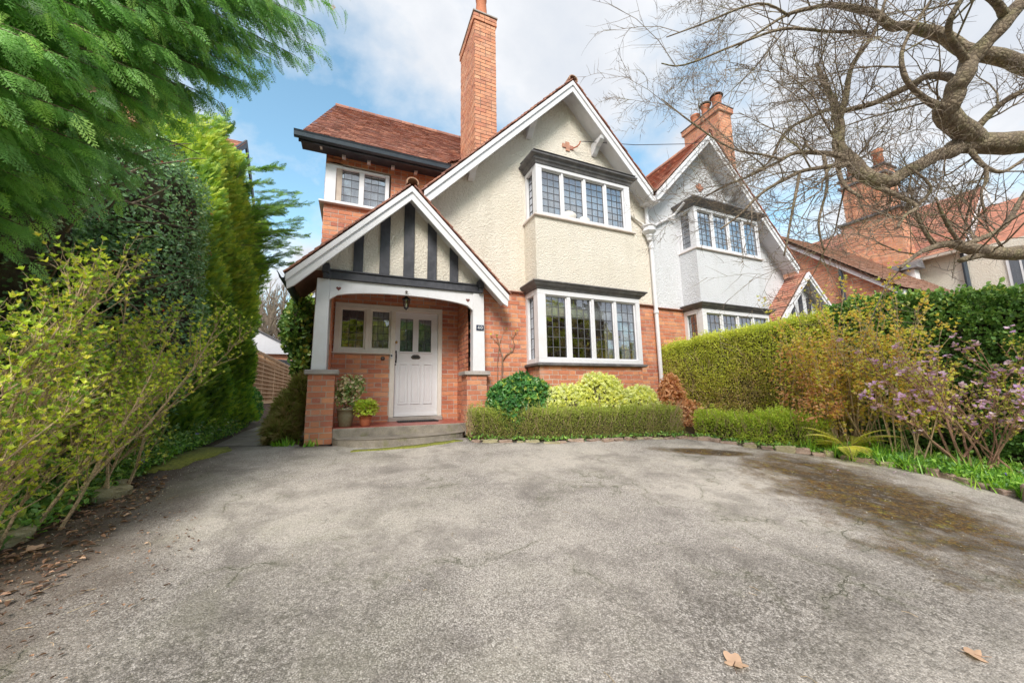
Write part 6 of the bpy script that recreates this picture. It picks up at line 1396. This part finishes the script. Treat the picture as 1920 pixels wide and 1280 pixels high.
# --- bare tree
LIMBS=[[(7.043,0.585,2.793,0.1565),(6.095,0.866,2.907,0.1116),(5.687,0.991,2.881,0.095),(5.129,1.181,2.848,0.0887),(4.9,1.241,2.746,0.0583),(4.667,1.3,2.656,0.0526),(4.347,1.356,2.483,0.0487),(4.136,1.409,2.376,0.0502),(4.03,1.452,2.392,0.0593),(3.949,1.519,2.537,0.0557),(3.971,1.592,2.707,0.0526),(4.023,1.65,2.893,0.0443),(4.148,1.668,3.135,0.0406),(4.206,1.713,3.393,0.0313),(4.242,1.766,3.652,0.0241),(4.257,1.823,3.953,0.0165)],
 [(5.192,1.151,2.866,0.0936),(4.898,1.159,2.926,0.0861),(4.645,1.143,3.019,0.0788),(4.63,1.079,3.116,0.0685),(4.613,1.017,3.208,0.0629),(4.661,0.975,3.341,0.0629),(4.709,0.882,3.447,0.053),(4.746,0.795,3.55,0.0522),(4.936,0.677,3.782,0.0478),(5.165,0.538,4.036,0.0435)],
 [(7.608,0.556,3.532,0.113),(6.539,0.864,3.801,0.0826),(6.231,0.98,3.905,0.0771),(5.975,1.077,3.986,0.0716),(5.622,1.213,4.091,0.0661),(5.357,1.3,4.259,0.0551),(5.034,1.383,4.27,0.0435),(4.824,1.423,4.24,0.0402),(4.606,1.495,4.376,0.0349),(4.225,1.601,4.395,0.0238),(3.963,1.672,4.316,0.0183),(3.759,1.768,4.263,0.0157),(3.586,1.861,4.148,0.0104),(3.307,2.013,3.947,0.0078)],
 [(4.669,1.052,3.183,0.032),(4.62,1.109,3.299,0.0301),(4.607,1.211,3.385,0.0287),(4.525,1.364,3.337,0.0271),(4.425,1.521,3.31,0.0254),(4.255,1.654,3.282,0.0232),(4.175,1.735,3.337,0.0183),(4.028,1.862,3.285,0.0159),(3.877,1.999,3.177,0.0134),(3.847,2.157,2.954,0.011),(3.741,2.324,2.879,0.0085)],
 [(3.918,1.526,2.574,0.0278),(3.846,1.597,2.668,0.0236),(3.782,1.671,2.725,0.0215),(3.616,1.792,2.761,0.017),(3.51,1.901,2.708,0.0148),(3.413,2.06,2.663,0.0127),(3.261,2.243,2.612,0.0104),(3.164,2.403,2.559,0.0067)],
 [(3.884,1.543,2.556,0.0209),(3.57,1.581,2.482,0.018),(3.381,1.668,2.441,0.0157),(3.236,1.743,2.364,0.0135),(3.091,1.82,2.269,0.0112),(2.993,1.939,2.132,0.0091),(2.876,2.062,2.021,0.007)],
 [(3.91,1.619,2.708,0.0215),(3.796,1.586,2.526,0.0186),(3.741,1.532,2.319,0.0157),(3.74,1.446,2.172,0.0109)],
 [(7.09,0.745,1.657,0.0887),(6.186,0.996,1.833,0.0761),(5.645,1.117,1.844,0.0641),(5.194,1.207,1.814,0.0574),(4.878,1.279,1.866,0.0424),(4.629,1.334,1.85,0.0278),(4.412,1.385,1.771,0.0183),(4.262,1.407,1.692,0.0135),(4.191,1.449,1.622,0.0112)],
 [(5.339,1.195,1.84,0.0388),(5.146,1.229,1.805,0.0311),(4.809,1.278,1.714,0.0209)],
 [(4.874,1.28,1.875,0.0236),(4.947,1.246,1.888,0.0212),(5.209,1.174,1.979,0.0215),(5.349,1.094,2.104,0.0191),(5.54,1.026,2.359,0.017),(5.792,0.921,2.689,0.0148)],
 [(5.13,1.185,2.823,0.0246),(5.088,1.162,2.733,0.0218),(5.141,1.11,2.571,0.0191),(5.283,1.055,2.531,0.0143),(5.445,0.968,2.641,0.012),(5.616,0.874,2.77,0.0096)],
 [(5.141,1.11,2.571,0.0167),(5.059,1.114,2.421,0.0141),(4.952,1.127,2.279,0.0093),(5.005,1.145,2.026,0.007)],
 [(4.024,1.461,2.347,0.0228),(4.132,1.377,2.236,0.018),(4.236,1.297,2.115,0.0155),(4.082,1.323,2.024,0.013),(4.022,1.365,1.917,0.0087)],
 [(4.236,1.297,2.115,0.0133),(4.26,1.21,2.248,0.0109),(4.073,1.263,2.424,0.0087)],
 [(4.575,1.54,4.176,0.0188),(4.164,1.622,4.085,0.013),(3.627,1.752,4.027,0.0127),(3.14,1.888,3.796,0.0099),(2.611,2.048,3.527,0.0072),(2.422,2.127,3.545,0.0048)],
 [(3.774,1.764,4.247,0.013),(3.385,1.818,4.268,0.0101),(2.807,2.003,3.978,0.0074),(2.456,2.076,3.776,0.0048)],
 [(3.52,1.843,2.7,0.0121),(3.39,1.941,2.783,0.0099),(3.111,2.05,2.852,0.0086),(2.775,2.157,3.087,0.0074),(2.508,2.237,3.312,0.0049)],
 [(4.148,1.668,3.135,0.0304),(4.189,1.611,3.385,0.0254),(4.247,1.539,3.685,0.0203),(4.421,1.417,3.982,0.0152),(4.502,1.335,4.281,0.0127)],
 [(4.645,1.143,3.019,0.0371),(4.352,1.16,3.013,0.027),(4.045,1.166,3.112,0.0196),(3.996,1.153,3.327,0.0152),(4.106,1.066,3.583,0.0109),(4.255,0.961,3.838,0.0087)],
 [(4.763,0.778,3.614,0.0304),(4.503,0.776,3.641,0.0252),(4.264,0.852,3.811,0.021)],
 [(4.662,0.978,3.318,0.0314),(4.351,0.981,3.45,0.0239),(4.236,0.903,3.563,0.0189),(4.38,0.802,3.809,0.0147)],
 [(5.149,1.161,2.92,0.0345),(5.206,0.997,3.109,0.0263),(5.256,0.856,3.167,0.0209),(5.334,0.705,3.217,0.0157)],
 [(4.608,1.347,1.828,0.0162),(4.425,1.348,1.969,0.0114),(4.285,1.328,2.127,0.009),(4.237,1.321,2.305,0.0067)],
 [(4.798,1.258,1.87,0.0186),(4.612,1.261,2.01,0.0137),(4.447,1.245,2.212,0.009)],
 [(3.386,1.668,2.432,0.0135),(3.245,1.658,2.181,0.0109),(3.215,1.711,1.924,0.0087),(3.184,1.759,1.71,0.0065)],
 [(3.795,1.667,2.71,0.0167),(3.713,1.646,2.372,0.0116),(3.548,1.665,2.007,0.009),(3.598,1.679,1.784,0.0067)]]
BT=empty('bare_tree',(8.0,.3,-.55),'leafless gnarled tree reaching in from the right with a haze of fine twigs','tree')
R_=random.Random(19); mb=MB(); tw=MB(); tw2=MB()
def smoothpath(L):
    out=[]; n=len(L)
    for i in range(n-1):
        p0=np.array(L[max(0,i-1)]);p1=np.array(L[i]);p2=np.array(L[i+1]);p3=np.array(L[min(n-1,i+2)])
        for t in (0,.25,.5,.75):
            out.append(.5*((2*p1)+(-p0+p2)*t+(2*p0-5*p1+4*p2-p3)*t*t+(-p0+3*p1-3*p2+p3)*t**3))
    out.append(np.array(L[-1])); return out
TWN=[0]
def twigs(p,d,L,r,lev):
    seg=6 if lev==0 else 4
    pts,dd=twigtube(mb if r>.006 else (tw if r>.0028 else tw2),p,d,L,r,seg,5 if r>.006 else 3,.5 if lev==0 else .5,.12 if lev==0 else .04,R_,.25); TWN[0]+=1
    if lev>=2 and (lev>=3 or R_.random()<.55): return
    n=int((10,7,4)[lev]*min(1.4,L/(.8,.35,.18)[lev]+.3))
    for k in range(n):
        f=(k+R_.random())/n*.92+.08; i=min(seg-1,int(f*seg)); q=pts[i].lerp(pts[i+1],f*seg-i); ax=(pts[i+1]-pts[i]).normalized()
        rd=Vector((R_.uniform(-1,1),R_.uniform(-1,1),R_.uniform(-1,1))); sd=(rd-ax*rd.dot(ax)).normalized(); nd=(ax*.65+sd*.8+Vector((-.12,0,.10))).normalized()
        twigs(q,nd,L*R_.uniform(.35,.6)*(1.1-f*.5),max(.0021,r*.55),lev+1)
for li,Lm in enumerate(LIMBS):
    S=smoothpath(Lm); pts=[Vector(s[:3]) for s in S]; rad=[float(s[3]) for s in S]
    # knobbly radius
    rad=[r*(1+.05*math.sin(i*.9+li)+.03*math.sin(i*2.3)) for i,r in enumerate(rad)]
    pts=[p+Vector((math.sin(i*.7+li)*.14*r,math.cos(i*.9)*.14*r,math.sin(i*1.1)*.14*r)) for i,(p,r) in enumerate(zip(pts,rad))]
    b=MB(); b.tube(pts,rad,14 if rad[0]>.05 else 8); b.build('limb',M['bark'],BT,smooth=True)
    tot=sum((pts[i+1]-pts[i]).length for i in range(len(pts)-1)); acc=0
    for i in range(len(pts)-1):
        acc+=(pts[i+1]-pts[i]).length; step=.15 if rad[i]<.035 else .22
        while acc>step:
            acc-=step; ax=(pts[i+1]-pts[i]).normalized(); rd=Vector((R_.uniform(-1,1),R_.uniform(-1,1),R_.uniform(-1,1))); sd=(rd-ax*rd.dot(ax)).normalized()
            if pts[i].x>5.6 or R_.random()<(.42 if rad[i]<.011 else .2): continue
            big=rad[i]>.035
            if big and R_.random()<.3: continue
            nd=(ax*.55+sd*.85+Vector((-.25,0,.22))).normalized(); twigs(pts[i],nd,R_.uniform(.4,1.15),min(.0085,max(.0038,rad[i]*.45)),0 if R_.random()<.42 else 1)
mb.build('branches',M['bark'],BT,kind='stuff',smooth=True)
mb=MB(); mb.tube([(8.0,.3,-.55),(7.9,.35,.4),(7.86,.38,1.3),(7.75,.4,2.2),(7.88,.45,3.3),(8.0,.3,4.6),(8.1,.3,6.0)],[.30,.26,.24,.23,.17,.11,.03],14); mb.build('trunk',M['bark'],BT,smooth=True)
for pts_,rad_ in (([(7.75,.4,2.15),(7.4,.48,2.6),(7.043,.585,2.793),(6.9,.63,2.81)],[.19,.17,.157,.15]),([(7.88,.45,3.2),(7.75,.5,3.42),(7.608,.556,3.532),(7.45,.60,3.57)],[.15,.13,.113,.11]),([(7.87,.38,1.2),(7.5,.55,1.52),(7.09,.745,1.657),(6.95,.78,1.68)],[.13,.11,.089,.085]),([(5.165,.538,4.036),(5.35,.2,4.6),(5.3,-.2,5.3),(5.5,-.5,6.0)],[.0435,.035,.022,.006]),([(4.264,.852,3.811),(4.35,.7,4.3),(4.3,.6,4.9)],[.021,.013,.004]),([(4.38,.802,3.809),(4.2,.65,4.3),(4.25,.5,4.8)],[.0147,.01,.003])):
    b=MB(); b.tube(pts_,rad_,12); b.build('limb',M['bark'],BT,smooth=True)
tw.build('twigs',M['twig'],BT,kind='stuff'); tw2.build('fine_twigs',M['twig'],BT,kind='stuff')
print('twigs',TWN[0])
# lichen tufts on limbs
# --- bare tree far down the side path
def far_tree(name,label,base,h,seed,n0=7,lean=0):
    T=empty(name,base,label,'tree'); R2=random.Random(seed); b=MB(); 
    def grow(p,d,L,r,lev):
        pts,dd=twigtube(b,p,d,L,r,4,4 if lev<3 else 3,.35,.25,R2,.55)
        if lev>=5: return
        for k in range((n0,5,4,3,3)[lev]):
            f=.35+.65*R2.random(); i=min(3,int(f*4)); q=pts[i].lerp(pts[i+1],f*4-i); rd=Vector((R2.uniform(-1,1),R2.uniform(-1,1),R2.uniform(-.2,.6)))
            grow(q,(dd*.9+rd*.75).normalized(),L*R2.uniform(.5,.75),r*.55,lev+1)
    grow(base,(lean,0,1),h*.36,h*.02,0); b.build('crown',M['twig'],T,kind='stuff'); return T
far_tree('far_tree','pale bare tree rising beyond the trellis and side gate',(-3.4,31,0),15,3)
far_tree('far_tree','second bare tree further back behind the garage roof',(-8.5,36,0),14,6)
# bank of trees and hedge across the street, behind the camera: what the windows mirror
for k,(x,y,r) in enumerate(((-7,-11,3.4),(-1,-13,4.2),(6,-12,3.6),(12,-10,3.4))):
    shrub('street_tree',('broad leafy tree across the street','tall spreading tree opposite the house','round crowned tree opposite the bay window','leafy tree opposite the white house')[k],[((x,y,r*1.0-.5),(r,r*.8,r*.95),1)],'privet' if k%2 else 'ivy',[T_cluster(T_oval(.6),5,1.1,1)],2600,(.45,.8),cat='tree',seed=60+k,zmin=-1,bump=.2,bs=.8)
# --- litter
def litter(name,label,poly,n,leafm,size,seed,lift=.008,temps=None):
    pts=rng_pts(poly,n,seed); P=np.array([(x,y,gz(x,y)+lift+R_.random()*.01) for x,y,_ in pts]); m_=len(P); D=rdir(m_); D[:,2]*=.15
    return scatter(name,LM[leafm],temps or [T_oval(.6,.15),T_oval(.5,.25)],P,D,np.array([[0,0,1.]])+rdir(m_)*.35,RNG.uniform(size[0],size[1],m_),None,None,label,None,'stuff')
litter('leaf_litter','brown fallen leaves and debris along the left bed edge',[(-2.2,1.9),(-1.35,2.4),(-1.5,4.6),(-2.1,4.8),(-2.9,2.4)],1500,'dead',(.015,.05),21)
litter('leaf_litter','crumbs of brown leaf scattered over the left of the driveway',[(-1.9,1.6),(-.9,1.5),(-.8,3.2),(-1.7,4.6),(-1.9,3.0)],420,'dead',(.008,.028),22)
litter('leaf_litter','brown leaf debris between the box hedges and the edging stones',[(1.7,5.3),(4.2,4.72),(5.1,4.5),(5.9,3.3),(6.1,3.4),(5.3,4.6),(4.2,4.85),(1.8,5.42)],300,'dead',(.02,.05),23)
litter('fallen_petals','a few lilac petals fallen on the driveway near the fern',[(5.0,2.2),(5.9,2.2),(5.9,2.9),(5.2,3.0)],12,'lilac',(.015,.03),24)
litter('moss_tufts','small moss cushions growing on the tarmac by the right bed',[(3.2,1.6),(5.2,1.8),(5.6,2.6),(5.0,3.6),(4.2,3.2),(3.2,2.4)],0 or 1,'ground',(.004,.006),25)
mb=MB()
for k in range(130):
    x,y=(R_.uniform(-2.1,-1.1),R_.uniform(1.6,4.2)) if k<95 else (R_.uniform(-.9,4.8),R_.uniform(1.0,4.6)); a=R_.uniform(0,6.3); L=R_.uniform(.02,.10)*(1 if k<95 else .6); p=Vector((x,y,gz(x,y)+.006)); q=p+Vector((math.cos(a)*L,math.sin(a)*L,0)); q.z=gz(q.x,q.y)+.006; m_=p.lerp(q,.5)+Vector((R_.uniform(-.01,.01),R_.uniform(-.01,.01),.004)); mb.tube([p,m_,q],.0014,3)
tag(mb.build('twig_litter',M['tan']),'thin broken twigs lying on the tarmac',kind='stuff')
GP=rng_pts([(-1.8,1.4),(4.4,.9),(5.9,2.4),(4.9,4.5),(2.7,4.8),(1.6,5.2),(-1.7,5.6)],2600,91)+rng_pts([(1.6,5.0),(4.2,4.55),(5.1,4.3),(5.9,2.6),(6.1,2.6),(5.3,4.5),(4.2,4.72),(1.7,5.22)],700,92)+rng_pts([(-1.9,2.0),(-1.4,2.0),(-1.3,5.5),(-1.8,5.6)],700,93)
OCT=(np.array([(1,0,0),(-1,0,0),(0,1,0),(0,-1,0),(0,0,.7),(0,0,-.7)],float),np.array([(0,2,4),(2,1,4),(1,3,4),(3,0,4),(2,0,5),(1,2,5),(3,1,5),(0,3,5)]))
M['grit']=mk_leaf('grit_stone',[(0,(.05,.045,.04)),(.5,(.22,.19,.16)),(1,(.50,.46,.40))],.8,0)
scatter('grit_gravel',M['grit'],[OCT],np.array([(x,y,gz(x,y)+.002) for x,y,_ in GP]),rdir(len(GP)),rdir(len(GP)),RNG.uniform(.0015,.0055,len(GP)),None,None,'loose grit scattered over the worn tarmac',None,'stuff')
def maple(x,y,s,rot,label):
    z=gz(x,y)+.006; n=26; P=[]
    for i in range(n):
        a=2*math.pi*i/n; r=s*(.55+.45*abs(math.cos(a*2.5)))*(1-.25*(a>2.6)*(a<3.7)); zz=.014*math.sin(a*2)+.02*(r/s)**2
        X=r*math.cos(a+rot);Y=r*math.sin(a+rot); P.append((x+X,y+Y,gz(x+X,y+Y)+.006+zz*.5))
    mb=MB(); mb.add([(x,y,z+.006)]+P,[(0,i+1,(i+1)%n+1) for i in range(n)],.95); mb.tube([(x,y,z+.006),(x-s*.5*math.cos(rot),y-s*.5*math.sin(rot),z+.004),(x-s*1.4*math.cos(rot+.3),y-s*1.4*math.sin(rot+.3),z+.002)],.0015,4)
    tag(mb.build('fallen_leaf',LM['dead'],smooth=True),label,'leaf')
maple(1.48,1.19,.048,.4,'pale brown lobed leaf lying on the driveway near the bottom right')
maple(2.49,.84,.042,2.2,'tan curled leaf on the driveway nearest the bottom right corner')
maple(-1.72,3.30,.05,1.2,'brown leaf at the foot of the left shrub stems')
